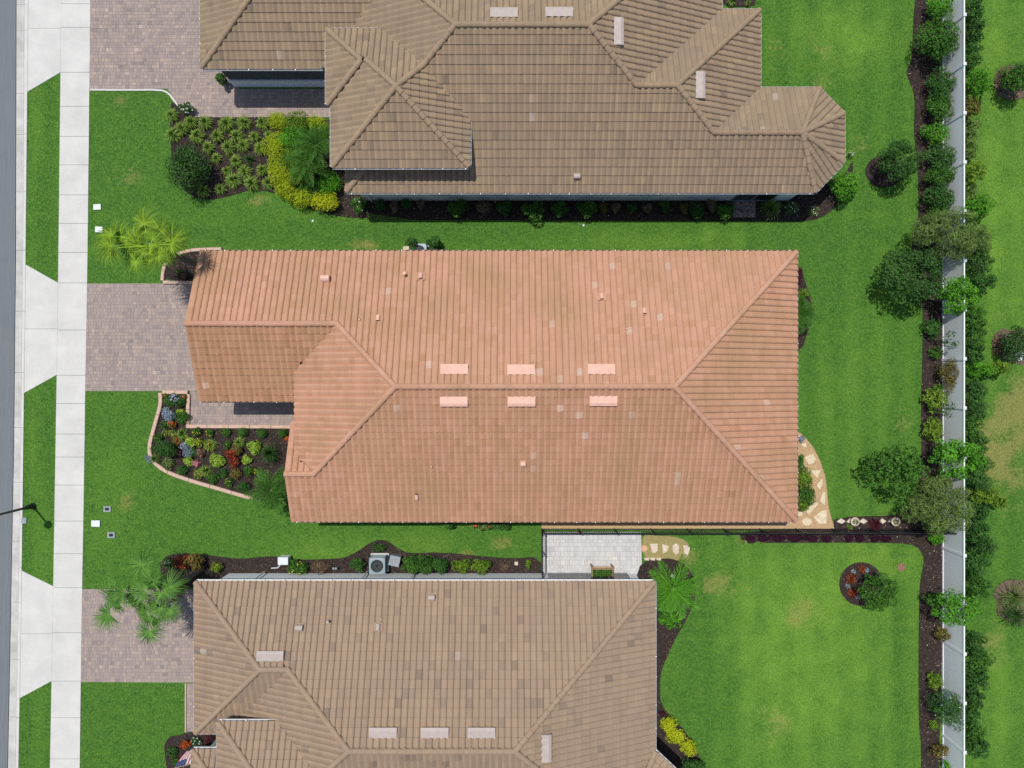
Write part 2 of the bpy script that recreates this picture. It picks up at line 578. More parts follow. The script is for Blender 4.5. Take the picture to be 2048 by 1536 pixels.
# ------------------------------------------------------------------ lawn, road, far ground
DRY = [(1998, 905, 60, 110, 1.1), (2040, 800, 40, 60, .8), (1800, 845, 38, 45, .55), (1640, 150, 55, 80, .40), (1715, 285, 45, 55, .40), (1450, 1165, 60, 32, .75), (1600, 1225, 45, 45, .65), (1545, 1445, 55, 65, .55), (1330, 1092, 55, 24, .75), (1378, 1118, 30, 22, .6), (932, 1108, 24, 18, .75), (1008, 1086, 34, 20, .65), (255, 350, 45, 26, .70), (720, 488, 44, 12, .65), (745, 492, 14, 10, .5), (250, 1000, 30, 25, .60), (240, 205, 40, 22, .55), (1993, 1290, 50, 55, .65), (2000, 640, 60, 40, .35), (1650, 90, 70, 40, .30), (1550, 120, 30, 80, .35), (1480, 1080, 22, 14, .6), (1770, 1120, 30, 25, .4), (1800, 1180, 14, 60, .3), (520, 400, 40, 14, .60), (1330, 1430, 30, 40, .4), (1395, 1370, 40, 60, .25), (230, 800, 60, 16, .25), (1960, 60, 20, 50, .25), (1560, 240, 20, 60, .3)]
PALE = [(1690, 70, 110, 70, .75), (1705, 85, 30, 30, .6), (1990, 420, 70, 300, .85), (1985, 60, 60, 90, .55), (1600, 1330, 200, 240, .85), (1760, 1110, 90, 50, .5), (700, 1090, 140, 26, .45), (640, 1108, 60, 10, .45), (860, 1090, 40, 30, .4), (1300, 480, 220, 22, .45), (620, 400, 90, 20, .3), (1990, 1400, 60, 160, .65), (100, 1100, 30, 120, .35), (78, 270, 14, 90, .45), (230, 960, 40, 60, .3), (1450, 470, 60, 20, .3), (210, 1060, 40, 60, .25), (1640, 1180, 160, 60, .35), (1700, 750, 90, 160, .34), (60, 900, 14, 70, .3)]
LUSH = [(1400, 1240, 50, 90, .5), (1420, 1400, 60, 110, .5), (1790, 1250, 12, 200, .4), (1650, 600, 60, 130, .3), (1600, 480, 150, 30, .3), (1950, 1150, 30, 200, .4)]


def field(X, Y, spots):
    px = X * F / H + 1024
    py = 768 - Y * F / H
    v = np.zeros_like(px)
    for cx, cy, sx, sy, s in spots:
        v += s * np.exp(-((px - cx) / sx) ** 2 - ((py - cy) / sy) ** 2)
    return v, px, py


def lawn_fields(X, Y):
    d, px, py = field(X, Y, DRY)
    l, _, _ = field(X, Y, PALE)
    u, _, _ = field(X, Y, LUSH)
    stripes = .16 * np.sin(px / 9.0 + np.sin(py / 300.0)) * ((px < 125) | (px > 1380)) + .10 * np.sin(py / 11.0) * ((py > 420) & (py < 510))
    wob = .5 + .5 * np.sin(X * 1.9 + 1.3 * np.sin(Y * 1.1)) * np.sin(Y * 2.3 + 1.7 * np.sin(X * .8))
    d = d * (.55 + .9 * wob)
    l = l * (.6 + .7 * wob) + stripes - u
    return np.clip(d, 0, 1), np.clip(l + .08, 0, 1)


def lawn_sheet():
    ys = np.concatenate([[-420, -160, -70, -34], np.linspace(-24, 24, 150), [34, 70, 160, 420]])
    xs_t = np.concatenate([np.linspace(0, .0, 1), np.linspace(.0005, .17, 180), [.2, .26, .4, 1.0]])
    V = []
    for y in ys:
        py = 768 - y * F / H
        x0 = (float(kerb_x(py)) - 1024) * H / F - .02
        V.append(np.stack([x0 + xs_t * (420 - x0) * .75, np.full(len(xs_t), y), np.zeros(len(xs_t))], 1))
    n, k = len(ys), len(xs_t)
    V = np.concatenate(V)
    i = np.arange(n - 1)[:, None] * k + np.arange(k - 1)[None]
    Fc = np.stack([i, i + 1, i + k + 1, i + k], -1).reshape(-1, 4)
    me = np_mesh('lawn', V, Fc)
    d, l = lawn_fields(V[:, 0], V[:, 1])
    for nm, a in (('dry', d), ('pale', l)):
        at = me.attributes.new(nm, 'FLOAT', 'POINT')
        at.data.foreach_set('value', a.astype(np.float32))
    me.materials.append(LAWN)
    return tag(fresh('lawn', me), 'mown green lawn around the three houses', None, None, 'structure')


lawn_sheet()
g = MB().add([(-900, -900, -.32), (900, -900, -.32), (900, 900, -.32), (-900, 900, -.32)], [(0, 1, 2, 3)]).build('ground', LAWN)
tag(g, 'green ground reaching to the horizon', None, None, 'structure')
yy = np.linspace(-1800, 3300, 60)
mb = MB()
vs = []
for y in yy:
    e = P(float(road_x(y)), y, -.10)
    vs += [(-60, e.y, -.10), (e.x + .02, e.y, -.10)]
mb.add(vs, [(2 * i + 2, 2 * i + 3, 2 * i + 1, 2 * i) for i in range(len(yy) - 1)])
road = tag(mb.build('road', ASPHALT), 'grey asphalt street along the frame edge', None, None, 'structure')
for off, wd_ in ((9, .05), (24, .03)):
    vs = []
    ys_ = np.linspace(-200, 1750, 140)
    for y in ys_:
        x = float(road_x(y)) - off + 2.5 * math.sin(y / 37.0 + off) + 1.6 * math.sin(y / 13.0)
        e = P(x, y, -.096)
        vs += [(e.x - wd_, e.y, -.096), (e.x + wd_, e.y, -.096)]
    MB().add(vs, [(2 * i + 2, 2 * i + 3, 2 * i + 1, 2 * i) for i in range(len(ys_) - 1)]).build('seal_line', mat('road_seal', (.125, .145, .158), (.165, .185, .198), 20, .85), road)


def lane(name, m, parent, jo, xl, xr, z0, z1, gap=.018, pieces='slab'):
    for a, b in zip(jo[:-1], jo[1:]):
        g_ = gap * F / H / 2
        ys = [a + g_] + [y for y in np.arange(a + 40, b - 20, 40)] + [b - g_]
        poly = [P(float(xl(y)), y) for y in ys] + [P(float(xr(y)), y) for y in ys[::-1]]
        MB().prism([(p.x, p.y) for p in poly], z0, z1 + random.uniform(-.003, .003)).build(pieces, m, parent)


def structure(name, label):
    return tag(fresh(name), label, None, None, 'structure')


kerb = structure('kerb', 'pale concrete kerb and gutter along the street')
KJ = [-330, -215, -100, 8, 60, 186, 268, 383, 500, 622, 745, 855, 965, 1083, 1205, 1320, 1435, 1550, 1665, 1780]
lane('gutter_pan', CONCG, kerb, KJ, lambda y: road_x(y), lambda y: road_x(y) + .62 * (kerb_x(y) - road_x(y)) - .3, -.16, -.075, .014, 'gutter_slab')
for a, b in zip(KJ[:-1], KJ[1:]):      # rolled kerb: a sloped face and a flat top
    drop = any(lo < (a + b) / 2 < hi for lo, hi in ((-400, 190), (525, 790), (1140, 1400)))
    top = .0 if drop else .035
    vs, fs = [], []
    ys = np.linspace(a + .25, b - .25, 5)
    for y in ys:
        r, k = float(road_x(y)), float(kerb_x(y))
        s = r + .62 * (k - r)
        for x, z in ((s, -.16), (s, -.074), (s + .16 * (k - r), top - .005), (s + .22 * (k - r), top), (k, top), (k, -.16)):
            vs.append(P(x, y) + Vector((0, 0, z)))
    for i in range(4):
        for j in range(5):
            fs.append((i * 6 + j, i * 6 + j + 1, (i + 1) * 6 + j + 1, (i + 1) * 6 + j))
    fs += [(5, 4, 3, 2, 1, 0), tuple(24 + j for j in range(6))]
    MB().add(vs, fs).build('kerb_stone', CONC, kerb)

walk = structure('sidewalk', 'pale concrete sidewalk running beside the street')
lane('slab', CONC, walk, [-330, -215, -100, 8, 55, 145, 213, 273, 330, 390, 447, 505, 566, 660, 750.5, 807, 868, 914, 970, 1042, 1107, 1175, 1265, 1362, 1435, 1517, 1600, 1700], walk_l, walk_r, -.05, .028)

apron = structure('driveway_apron', 'pale concrete driveway aprons between sidewalk and kerb')
for (k0, w0, w1, k1) in ((-260, -230, 145, 184), (529, 565.5, 750, 786), (1141, 1172, 1362, 1396)):
    mid = (w0 + w1) / 2 if w0 > 0 else 57
    for a0, a1, b0, b1 in ((k0, mid, w0, mid), (mid, k1, mid, w1)):
        pts = [P(float(kerb_x(a0)) + .3, a0 + .25), P(float(kerb_x(a1)) + .3, a1 - .25), P(float(walk_l(b1)) - .3, b1 - .25), P(float(walk_l(b0)) - .3, b0 + .25)]
        MB().prism([(p.x, p.y) for p in pts], -.05, .024).build('apron_slab', CONC, apron)


# ------------------------------------------------------------------ pavers
def clip_poly(poly, cl):
    """Sutherland-Hodgman of 2D poly by convex ccw cl"""
    for i in range(len(cl)):
        a, b = cl[i], cl[(i + 1) % len(cl)]
        out = []
        for j in range(len(poly)):
            p, q = poly[j], poly[(j + 1) % len(poly)]
            dp = (b[0] - a[0]) * (p[1] - a[1]) - (b[1] - a[1]) * (p[0] - a[0])
            dq = (b[0] - a[0]) * (q[1] - a[1]) - (b[1] - a[1]) * (q[0] - a[0])
            if dp >= 0:
                out.append(p)
            if dp * dq < 0:
                t = dp / (dp - dq)
                out.append((p[0] + t * (q[0] - p[0]), p[1] + t * (q[1] - p[1])))
        poly = out
        if len(poly) < 3:
            return []
    return poly


_pav = {}


def paver_mesh(w, h, m):
    k = (round(w, 3), round(h, 3), m.name)
    if k not in _pav:
        a, b, c = w / 2, h / 2, .008
        vs = [(-a, -b, -.05), (a, -b, -.05), (a, b, -.05), (-a, b, -.05), (-a, -b, -.004), (a, -b, -.004), (a, b, -.004), (-a, b, -.004), (-a + c, -b + c, 0), (a - c, -b + c, 0), (a - c, b - c, 0), (-a + c, b - c, 0)]
        fs = [(8, 9, 10, 11)] + [(i, (i + 1) % 4, 4 + (i + 1) % 4, 4 + i) for i in range(4)] + [(4 + i, 4 + (i + 1) % 4, 8 + (i + 1) % 4, 8 + i) for i in range(4)]
        me = py_mesh('paver', vs, fs)
        me.materials.append(m)
        _pav[k] = me
    return _pav[k]


def pave(name, label, regions, rows, widths, m, z, gap=.006, seed=1, n_obj=300):
    root = structure(name, label)
    rnd = random.Random(seed)
    full, cut = [], []
    for reg in regions:
        poly = [(p.x, p.y) for p in PX(reg)]
        ar = sum(poly[i][0] * poly[(i + 1) % len(poly)][1] - poly[(i + 1) % len(poly)][0] * poly[i][1] for i in range(len(poly)))
        if ar < 0:
            poly = poly[::-1]
        MB().prism(poly, -.05, z - .011).build('joint_sand', SAND, root)
        x0, x1 = min(p[0] for p in poly), max(p[0] for p in poly)
        y0, y1 = min(p[1] for p in poly), max(p[1] for p in poly)
        y = y0
        ri = 0
        while y < y1:
            h = rows[ri % len(rows)] if rnd.random() < .7 else rnd.choice(rows)
            ri += 1
            x = x0 - rnd.uniform(0, .2)
            while x < x1:
                w = rnd.choice(widths)
                r = [(x + gap / 2, y + gap / 2), (x + w - gap / 2, y + gap / 2), (x + w - gap / 2, y + h - gap / 2), (x + gap / 2, y + h - gap / 2)]
                ins = inside(np.array(r), poly)
                if ins.all():
                    full.append((x + w / 2, y + h / 2, w - gap, h - gap))
                elif ins.any():
                    c = clip_poly(r, poly)
                    if c:
                        cut.append(c)
                x += w
            y += h
    full.sort(key=lambda q: -q[2] * q[3] + .004 * math.hypot(q[0], q[1]))
    for q in full[:n_obj]:
        o = fresh('paver', paver_mesh(q[2], q[3], m), root)
        o.location = (q[0], q[1], z + rnd.uniform(-.002, .002))
        o.rotation_euler = (rnd.uniform(-.008, .008), rnd.uniform(-.008, .008), rnd.uniform(-.006, .006))
        t = min(1, max(0, rnd.gauss(.47, .19)))
        o.color = (t, 0, 0, 1)
    V, Fq, T = [], [], []
    faces = []
    for q in full[n_obj:]:
        me = paver_mesh(q[2], q[3], m)
        b = len(V)
        tl = (rnd.uniform(-.008, .008), rnd.uniform(-.008, .008), rnd.uniform(-.002, .002))
        t = min(1, max(0, rnd.gauss(.47, .19)))
        for v in me.vertices:
            V.append((v.co.x + q[0], v.co.y + q[1], v.co.z + z + v.co.x * tl[0] + v.co.y * tl[1] + tl[2]))
            T.append(t)
        faces += [tuple(i + b for i in p.vertices) for p in me.polygons]
    for c in cut:
        b = len(V)
        t = min(1, max(0, rnd.gauss(.47, .19)))
        V += [(p[0], p[1], z) for p in c] + [(p[0], p[1], z - .05) for p in c]
        T += [t] * (2 * len(c))
        n = len(c)
        faces += [tuple(range(b, b + n))] + [(b + i + n, b + (i + 1) % n + n, b + (i + 1) % n, b + i) for i in range(n)]
    if V:
        me = py_mesh('paver_field', V, faces)
        a = me.attributes.new('tint', 'FLOAT', 'POINT')
        a.data.foreach_set('value', np.array(T, np.float32))
        me.materials.append(m)
        o = tag(fresh('paver_field', me, root), kind='stuff')
        o.color = (0, 0, 0, 1)
    return root


SQ = [.145, .195, .195, .245]
pave('driveway', 'tan and mauve paver driveway of the terracotta-roofed middle house', DRIVES['driveway_centre'], [.195, .145, .195], SQ, PAVER, .030, seed=2)
pave('entry_path', 'paver walk in front of the middle house entry', DRIVES['walk_centre'], [.195, .145], SQ, PAVER, .030, seed=3)
pave('driveway', 'mauve paver driveway in the upper corner beside the street', DRIVES['driveway_top'], [.195, .145, .195], SQ, PAVER, .030, seed=4)
pave('entry_path', 'paver walk under the garage eave of the upper tan-roofed house', DRIVES['walk_top'], [.195, .195], [.195, .195, .145], PAVER, .030, seed=5)
pave('driveway', 'mauve paver driveway of the lower brown-roofed house under the fan palm', DRIVES['driveway_bottom'], [.195, .145, .195], SQ, PAVER, .030, seed=6)
pave('driveway_border', 'narrow paver strip beside the lower garage wall', [[(374, 1366.5), (408, 1366.5), (408, 1463), (374, 1463)]], [.195], [.195, .145], PAVER, .030, seed=8, n_obj=60)
pave('patio', 'pale grey stone paver patio inside the black railing', [[(1086, 1064), (1282, 1064), (1284, 1165), (1086, 1165)]], [.20, .15, .26], [.16, .24, .30, .22], PAVERL, .032, seed=7)
pave('doorstep', 'small grey paver landing in the shade of the upper house', [[(1466, 398), (1511, 398), (1511, 435), (1466, 435)]], [.195], [.195, .29], PAVER, .034, seed=9)

# white paver edge and light kerb strips along beds
ed = structure('concrete_edging', 'pale concrete edging between the upper driveway and the lawn')
edge = smooth_poly([(181, 180), (250, 180.5), (322, 180), (337, 186), (350, 203), (357, 212)], 1, False)
for a, b in zip(edge[:-1], edge[1:]):
    pa, pb = P(*a), P(*b)
    d = (pb - pa)
    n = Vector((-d.y, d.x, 0)).normalized() * .045
    MB().obox((pa + pb) / 2 + Vector((0, 0, .02)), d / 2, n, (0, 0, .03)).build('edging_strip', CONC, ed)
ed = structure('concrete_edging', 'pale concrete edging beside the lower paver strip and lawn')
MB().prism([(p.x, p.y) for p in PX([(370.5, 1366), (373, 1366), (373, 1464), (370.5, 1464)])], -.02, .05).build('edging_strip', TERRA, ed)


# ------------------------------------------------------------------ mulch beds, granite path
def fill_poly(name, poly_px, m, z, label, sm=1, kind='structure', mound=.05):
    pts = smooth_poly(poly_px, sm)
    bm = bmesh.new()
    vs = [bm.verts.new(P(x, y, 0) + Vector((0, 0, z))) for x, y in pts]
    from mathutils.geometry import tessellate_polygon
    for tri in tessellate_polygon([[v.co for v in vs]]):
        f = bm.faces.new([vs[i] for i in tri])
        f.normal_update()
        if f.normal.z < 0:
            f.normal_flip()
    # skirt so that the bed has a real edge
    low = [bm.verts.new((v.co.x, v.co.y, -.05)) for v in vs]
    for i in range(len(vs)):
        j = (i + 1) % len(vs)
        bm.faces.new((vs[j], vs[i], low[i], low[j]))
    me = bpy.data.meshes.new(name)
    bm.to_mesh(me)
    bm.free()
    me.materials.append(m)
    return tag(fresh(name, me), label, None, None, kind)


BED_LABEL = {
    'front_flower_bed': 'dark mulch flower bed inside the pink stone edging of the middle house',
    'palm_bed': 'dark mulch bed under the bright fan palm by the middle driveway',
    'entry_garden_bed': 'dark mulch bed of strap-leaved clumps before the upper house',
    'side_shade_bed': 'shaded mulch bed along the upper house wall',
    'condenser_bed': 'dark mulch bed around the big condenser unit beside the lower house',
    'fence_bed': 'long dark mulch bed along the white fence',
    'ring_bed': 'round mulch ring in the lower right lawn',
    'shade_tree_bed': 'mulch ring beneath the dark round tree in the upper right lawn',
    'corner_palm_bed': 'mulch bed at the corner of the lower house and its palm',
    'porch_bed': 'mulch bed before the lower house porch and flag',
    'window_bed': 'narrow mulch bed against the right-hand side of the middle house',
    'notch_bed': 'mulch bed in the notch of the upper house at the frame top',
    'outer_bed': 'brown mulch ring beyond the fence near the upper right corner',
    'outer_pot_bed': 'brown mulch ring beyond the fence around the white ringed tree',
    'outer_grass_bed': 'bare brown patch beyond the fence under dark grasses',
}
for i, (k, poly) in enumerate(BEDS.items()):
    fill_poly('mulch_bed', poly, MULCH_DRY if k.startswith('outer') else MULCH, .022 + .0015 * i, BED_LABEL[k])
fill_poly('granite_path', GRANITE, DG, .03, 'golden crushed granite path curving round the middle house corner', 0)
fill_poly('bare_earth', STEP_EARTH, mat('dry_turf', (.20, .19, .07), (.36, .29, .13), 12, .95, .5, 60), .006, 'worn yellowish turf under the stepping stones', 2)


def scatter_in(polys_px, dens, excl=()):
    out = []
    for poly in polys_px:
        w = np.array([(p.x, p.y) for p in PX(poly)])
        a, b = w.min(0), w.max(0)
        n = int(dens * (b[0] - a[0]) * (b[1] - a[1]))
        pts = RNG.uniform(a, b, (n, 2))
        pts = pts[inside(pts, w)]
        for e in excl:
            pts = pts[~inside(pts, [(p.x, p.y) for p in PX(e)])]
        out.append(pts)
    return np.concatenate(out)


def chips(name, label, pts, m, zlo, lo, hi):
    n = len(pts)
    a = RNG.uniform(0, 2 * np.pi, n)
    L = RNG.uniform(lo, hi, n)
    wv = L * RNG.uniform(.25, .6, n)
    d = np.stack([np.cos(a), np.sin(a), RNG.uniform(-.35, .35, n)], 1) * L[:, None]
    e = np.stack([-np.sin(a), np.cos(a), RNG.uniform(-.5, .5, n)], 1) * wv[:, None]
    c = np.column_stack([pts, zlo + RNG.uniform(.01, .035, n)])
    V = np.stack([c - d, c + e, c + d, c - e], 1).reshape(-1, 3)
    t = np.repeat(RNG.random(n) ** 2.2, 4)
    me = np_mesh(name, V, np.arange(4 * n).reshape(-1, 4), t)
    me.materials.append(m)
    return tag(fresh(name, me), label, None, None, 'stuff')


chips('bark_chips', 'loose bark chips over the mulch beds', scatter_in(BEDS.values(), 130), leaf_mat('bark_chip', (.018, .013, .011), (.17, .13, .105), 0, .95), .03, .02, .055)
chips('leaf_litter', 'pale fallen leaves scattered along the fence bed', scatter_in([BEDS['fence_bed'], BEDS['side_shade_bed']], 5), leaf_mat('litter', (.30, .20, .12), (.62, .52, .44), 0, .9), .04, .025, .05)
chips('gravel', 'loose golden grit on the crushed granite path', scatter_in([GRANITE], 260), leaf_mat('grit', (.28, .18, .09), (.60, .45, .28), 0, .95), .032, .012, .03)


# ------------------------------------------------------------------ grass blades
def grass():
    x0, x1, y0, y1 = -26.2, 27.6, -20.6, 20.6
    n = 1250000
    pts = RNG.uniform((x0, y0), (x1, y1), (n, 2))
    py = 768 - pts[:, 1] * F / H
    px = pts[:, 0] * F / H + 1024
    px = px + RNG.normal(0, 1.5, n)
    py = py + RNG.normal(0, 1.5, n)
    keep = (px > kerb_x(py) + .3)
    onwalk = (px > walk_l(py) - .3) & (px < walk_r(py) + .3)
    apr = np.zeros(n, bool)
    for (k0, w0, w1, k1) in ((-260, -230, 145, 184), (529, 565.5, 750, 786), (1141, 1172, 1362, 1396)):
        t = np.clip((px - kerb_x(py)) / np.maximum(1, walk_l(py) - kerb_x(py)), 0, 1)
        apr |= (px < walk_l(py)) & (py > k0 + t * (w0 - k0)) & (py < k1 + t * (w1 - k1))
    keep &= ~onwalk & ~apr
    pts, px, py = pts[keep], px[keep], py[keep]
    q = np.stack([px, py], 1)
    for poly in [smooth_poly(b, 1) for b in BEDS.values()] + [GRANITE] + [r for d in DRIVES.values() for r in d] + HOUSE_FOOT + [[(1084, 1060), (1284, 1060), (1286, 1170), (1084, 1170)], [(370, 1365), (410, 1365), (410, 1465), (370, 1465)]]:
        k = ~inside(q, poly)
        q, pts = q[k], pts[k]
    k = ~inside(q, STEP_EARTH) | (RNG.random(len(q)) < .35)
    q, pts = q[k], pts[k]
    n = len(pts)
    d, l = lawn_fields(pts[:, 0], pts[:, 1])
    a = RNG.uniform(0, 2 * np.pi, n)
    L = RNG.uniform(.035, .085, n)
    lean = RNG.uniform(.3, 1.2, n)
    tip = np.stack([np.cos(a) * np.sin(lean) * L, np.sin(a) * np.sin(lean) * L, np.cos(lean) * L], 1)
    w = RNG.uniform(.005, .0095, n)[:, None] * np.stack([-np.sin(a), np.cos(a), np.zeros(n)], 1)
    c = np.column_stack([pts, np.zeros(n)])
    V = np.stack([c - w, c + w, c + tip], 1).reshape(-1, 3)
    me = np_mesh('grass', V, np.arange(3 * n).reshape(-1, 3), np.repeat(RNG.random(n), 3))
    for nm, v in (('dry', d), ('pale', l)):
        at = me.attributes.new(nm, 'FLOAT', 'POINT')
        at.data.foreach_set('value', np.repeat(v, 3).astype(np.float32))
    me.materials.append(BLADE)
    return tag(fresh('grass', me), 'short green grass blades of the lawns', None, None, 'stuff')


grass()


# ------------------------------------------------------------------ roofs
PITCH = 5.0 / 12.0
ZE, ZT = 2.9, 4.2


def slope(px_, py_, ux, uy, z=ZE):
    """plane rising along (ux,uy) from the line through (px_,py_) at height z -> (a,b,c,d): a x + b y + c z = d"""
    return (-PITCH * ux, -PITCH * uy, 1.0, z - PITCH * (ux * px_ + uy * py_))


def rN(y, z=ZE): return slope(0, y, 0, -1, z)     # faces north: eave at y, rises towards -y
def rS(y, z=ZE): return slope(0, y, 0, 1, z)
def rE(x, z=ZE): return slope(x, 0, -1, 0, z)
def rW(x, z=ZE): return slope(x, 0, 1, 0, z)
def lev(z): return (0, 0, 1, z)
def cx(x): return (1, 0, 0, x)
def cy(y): return (0, 1, 0, y)


def I(*pl):
    A = np.array([p[:3] for p in pl])
    return Vector(np.linalg.solve(A, np.array([p[3] for p in pl])))


def hit(plane, px, py):
    d = P(px, py, 0) - Vector((0, 0, H))
    n = Vector(plane[:3])
    t = (plane[3] - n.dot(Vector((0, 0, H)))) / n.dot(d)
    return Vector((0, 0, H)) + d * t


PROF = [(0.0, -.014), (.03, .022), (.12, .048), (.28, .064), (.45, .058), (.60, .040), (.74, .018), (.90, .000), (1.0, -.014)]


def tile_geo(w, e):
    n = len(PROF)
    V, Fq = [], []
    for x, z in PROF:
        V.append((x * w, -.012, z + .040))
    for x, z in PROF:
        V.append((x * w, e + .045, z - .002))
    for x, z in PROF:
        V.append((x * w, -.012, z - .004))
    for x, z in PROF:
        V.append((x * w, -.012, z + .040))
    for i in range(n - 1):
        Fq.append((i, i + 1, n + i + 1, n + i))
        Fq.append((2 * n + i, 2 * n + i + 1, 3 * n + i + 1, 3 * n + i))
    return np.array(V), np.array(Fq)


def cap_mesh(m, L=.42, r=.142):
    V, Fq = [], []
    S = 8
    for j, (y, rr, dz) in enumerate(((-.01, r, .030), (L, r * .90, .0), (-.01, r - .022, .010))):
        for k in range(S + 1):
            t = math.radians(-18 + 216 * k / S)
            V.append((rr * math.cos(t), y, rr * math.sin(t) * .86 + dz))
    n = S + 1
    for k in range(S):
        Fq.append((k + 1, k, n + k, n + k + 1))
        Fq.append((2 * n + k + 1, 2 * n + k, k, k + 1))
    me = py_mesh('ridge_tile', V, Fq, False)
    me.materials.append(m)
    return me


class House:
    def __init__(self, name, label, loc, tmat, w, e, vent_m, gutter_m, wall_m, pale=None):
        self.root = thing(name, label, 'house', loc)
        self.off = Vector(loc)
        self.m, self.w, self.e = tmat, w, e
        self.vent_m, self.gm, self.wm = vent_m, gutter_m, wall_m
        self.V, self.Fq = tile_geo(w, e)
        self.full, self.cutV, self.cutF, self.cutT = [], [], [], []
        self.deck = MB()
        self.pale = pale
        self.tile_me = np_mesh('tile', self.V, self.Fq, None, True)
        self.tile_me.materials.append(tmat)
        self.cap_me = cap_mesh(tmat)
        self.capsegs, self.eaves = [], []
        self.rnd = random.Random(name + label)
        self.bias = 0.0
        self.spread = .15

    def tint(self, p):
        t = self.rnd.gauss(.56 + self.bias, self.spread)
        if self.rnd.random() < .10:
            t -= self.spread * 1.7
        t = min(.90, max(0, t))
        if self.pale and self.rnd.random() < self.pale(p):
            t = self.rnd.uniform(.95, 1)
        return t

    def plane(self, pts, eave=(0, 1), tiles=True, gutter=True, bias=.0):
        """pts: 3D polygon; the edge pts[0]->pts[1] is the eave line (sets the course direction)"""
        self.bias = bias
        p = [Vector(q) for q in pts]
        n = Vector((0, 0, 0))
        for i in range(len(p)):
            n += p[i].cross(p[(i + 1) % len(p)])
        n.normalize()
        if n.z < 0:
            n = -n
        u = (p[1] - p[0]).normalized()
        v = n.cross(u)
        if v.z < 0:
            u, v = -u, n.cross(-u)
        o = p[0]
        uv = [((q - o).dot(u), (q - o).dot(v)) for q in p]
        area = sum(uv[i][0] * uv[(i + 1) % len(uv)][1] - uv[(i + 1) % len(uv)][0] * uv[i][1] for i in range(len(uv)))
        self.deck.add([q - n * .02 for q in p], [tuple(range(len(p)))])
        if gutter:
            self.eaves.append((p[0], p[1], v, n))
        if not tiles:
            return
        eave_i = 0
        idx = list(range(len(uv)))
        if area < 0:
            idx = idx[::-1]
            uv = [uv[i] for i in idx]
        edges = []
        for i in range(len(uv)):
            a, b = uv[i], uv[(i + 1) % len(uv)]
            is_eave = abs(a[1]) < 1e-4 and abs(b[1]) < 1e-4
            edges.append((a, b, is_eave))
        w, e = self.w, self.e
        umin, umax = min(q[0] for q in uv), max(q[0] for q in uv)
        vmax = max(q[1] for q in uv)
        R = Matrix((u, v, n)).transposed()
        k0, k1 = math.floor(umin / w) - 1, math.ceil(umax / w) + 1
        base = [tuple(x) for x in self.V]
        for r in range(0, int(vmax / e) + 2):
            v0 = r * e - .05
            for k in range(k0, k1):
                u0 = k * w
                ctr = np.array([[u0 + w / 2, max(v0 + e / 2, .03)]])
                bb = (u0, v0, u0 + w, v0 + e + .045)
                cuts = [ed for ed in edges if not ed[2] and self.seg_box(ed[0], ed[1], bb)]
                if not cuts:
                    if inside(ctr, uv)[0]:
                        pos = o + u * u0 + v * v0
                        self.full.append((pos, R, self.tint(pos)))
                    continue
                polys = [[base[i] for i in f] for f in self.Fq]
                polys = [[(q[0] + u0, q[1] + v0, q[2]) for q in f] for f in polys]
                for a, b, _ in cuts:
                    dx, dy = b[0] - a[0], b[1] - a[1]
                    out = []
                    for f in polys:
                        g = []
                        for j in range(len(f)):
                            s, q = f[j], f[(j + 1) % len(f)]
                            ds = dx * (s[1] - a[1]) - dy * (s[0] - a[0])
                            dq = dx * (q[1] - a[1]) - dy * (q[0] - a[0])
                            if ds >= 0:
                                g.append(s)
                            if ds * dq < 0:
                                t = ds / (ds - dq)
                                g.append(tuple(s[i] + t * (q[i] - s[i]) for i in range(3)))
                        if len(g) > 2:
                            out.append(g)
                    polys = out
                    if not polys:
                        break
                if not polys:
                    continue
                tt = self.tint(o + u * u0 + v * v0)
                for f in polys:
                    bi = len(self.cutV)
                    for q in f:
                        self.cutV.append(o + u * q[0] + v * q[1] + n * q[2])
                        self.cutT.append(tt)
                    self.cutF.append(tuple(range(bi, bi + len(f))))

    @staticmethod
    def seg_box(a, b, bb):
        t0, t1 = 0.0, 1.0
        for i in range(2):
            d = b[i] - a[i]
            lo, hi = bb[i], bb[i + 2]
            if abs(d) < 1e-9:
                if a[i] < lo or a[i] > hi:
                    return False
            else:
                s, e = (lo - a[i]) / d, (hi - a[i]) / d
                if s > e:
                    s, e = e, s
                t0, t1 = max(t0, s), min(t1, e)
                if t0 > t1:
                    return False
        return True

    def caps(self, *segs):
        self.capsegs += [(Vector(a), Vector(b)) for a, b in segs]

    def wall(self, x0, x1, y0, y1, z1, m=None, name='wall'):
        return MB().box(x0, x1, y0, y1, 0.0, z1).build(name, m or self.wm, self.root)

    def finish(self, n_obj=300, straps=True, strap_m=None):
        roof = self.deck.build('roof', DECK, self.root)
        tag(roof, None)
        cam_p = Vector((0, 0, H))

        def seen(p):
            d = max(1, H - p.z)
            px, py = 1024 + p.x * F / d, 768 - p.y * F / d
            return 0 < px < 2048 and 0 < py < 1536
        self.full.sort(key=lambda q: (q[0] - cam_p).length if seen(q[0]) else 1e6)
        for pos, R, t in self.full[:n_obj]:
            o = fresh('tile', self.tile_me, roof)
            M = R.to_4x4()
            M.translation = pos - self.off
            o.matrix_local = M
            o.color = (t, 0, 0, 1)
        rest = self.full[n_obj:]
        A = np.array([np.array(q[1]) for q in rest])
        T0 = np.array([tuple(q[0] - self.off) for q in rest])
        nv = len(self.V)
        # each tile sits a hair differently from its neighbours
        jit = RNG.normal(0, .0022, (len(rest), 1, 1))
        VV = self.V[None] + np.concatenate([np.zeros((1, nv, 2)), np.ones((1, nv, 1))], 2) * jit
        Vw = np.einsum('tij,tvj->tvi', A, VV) + T0[:, None, :]
        Fw = self.Fq[None] + (np.arange(len(rest)) * nv)[:, None, None]
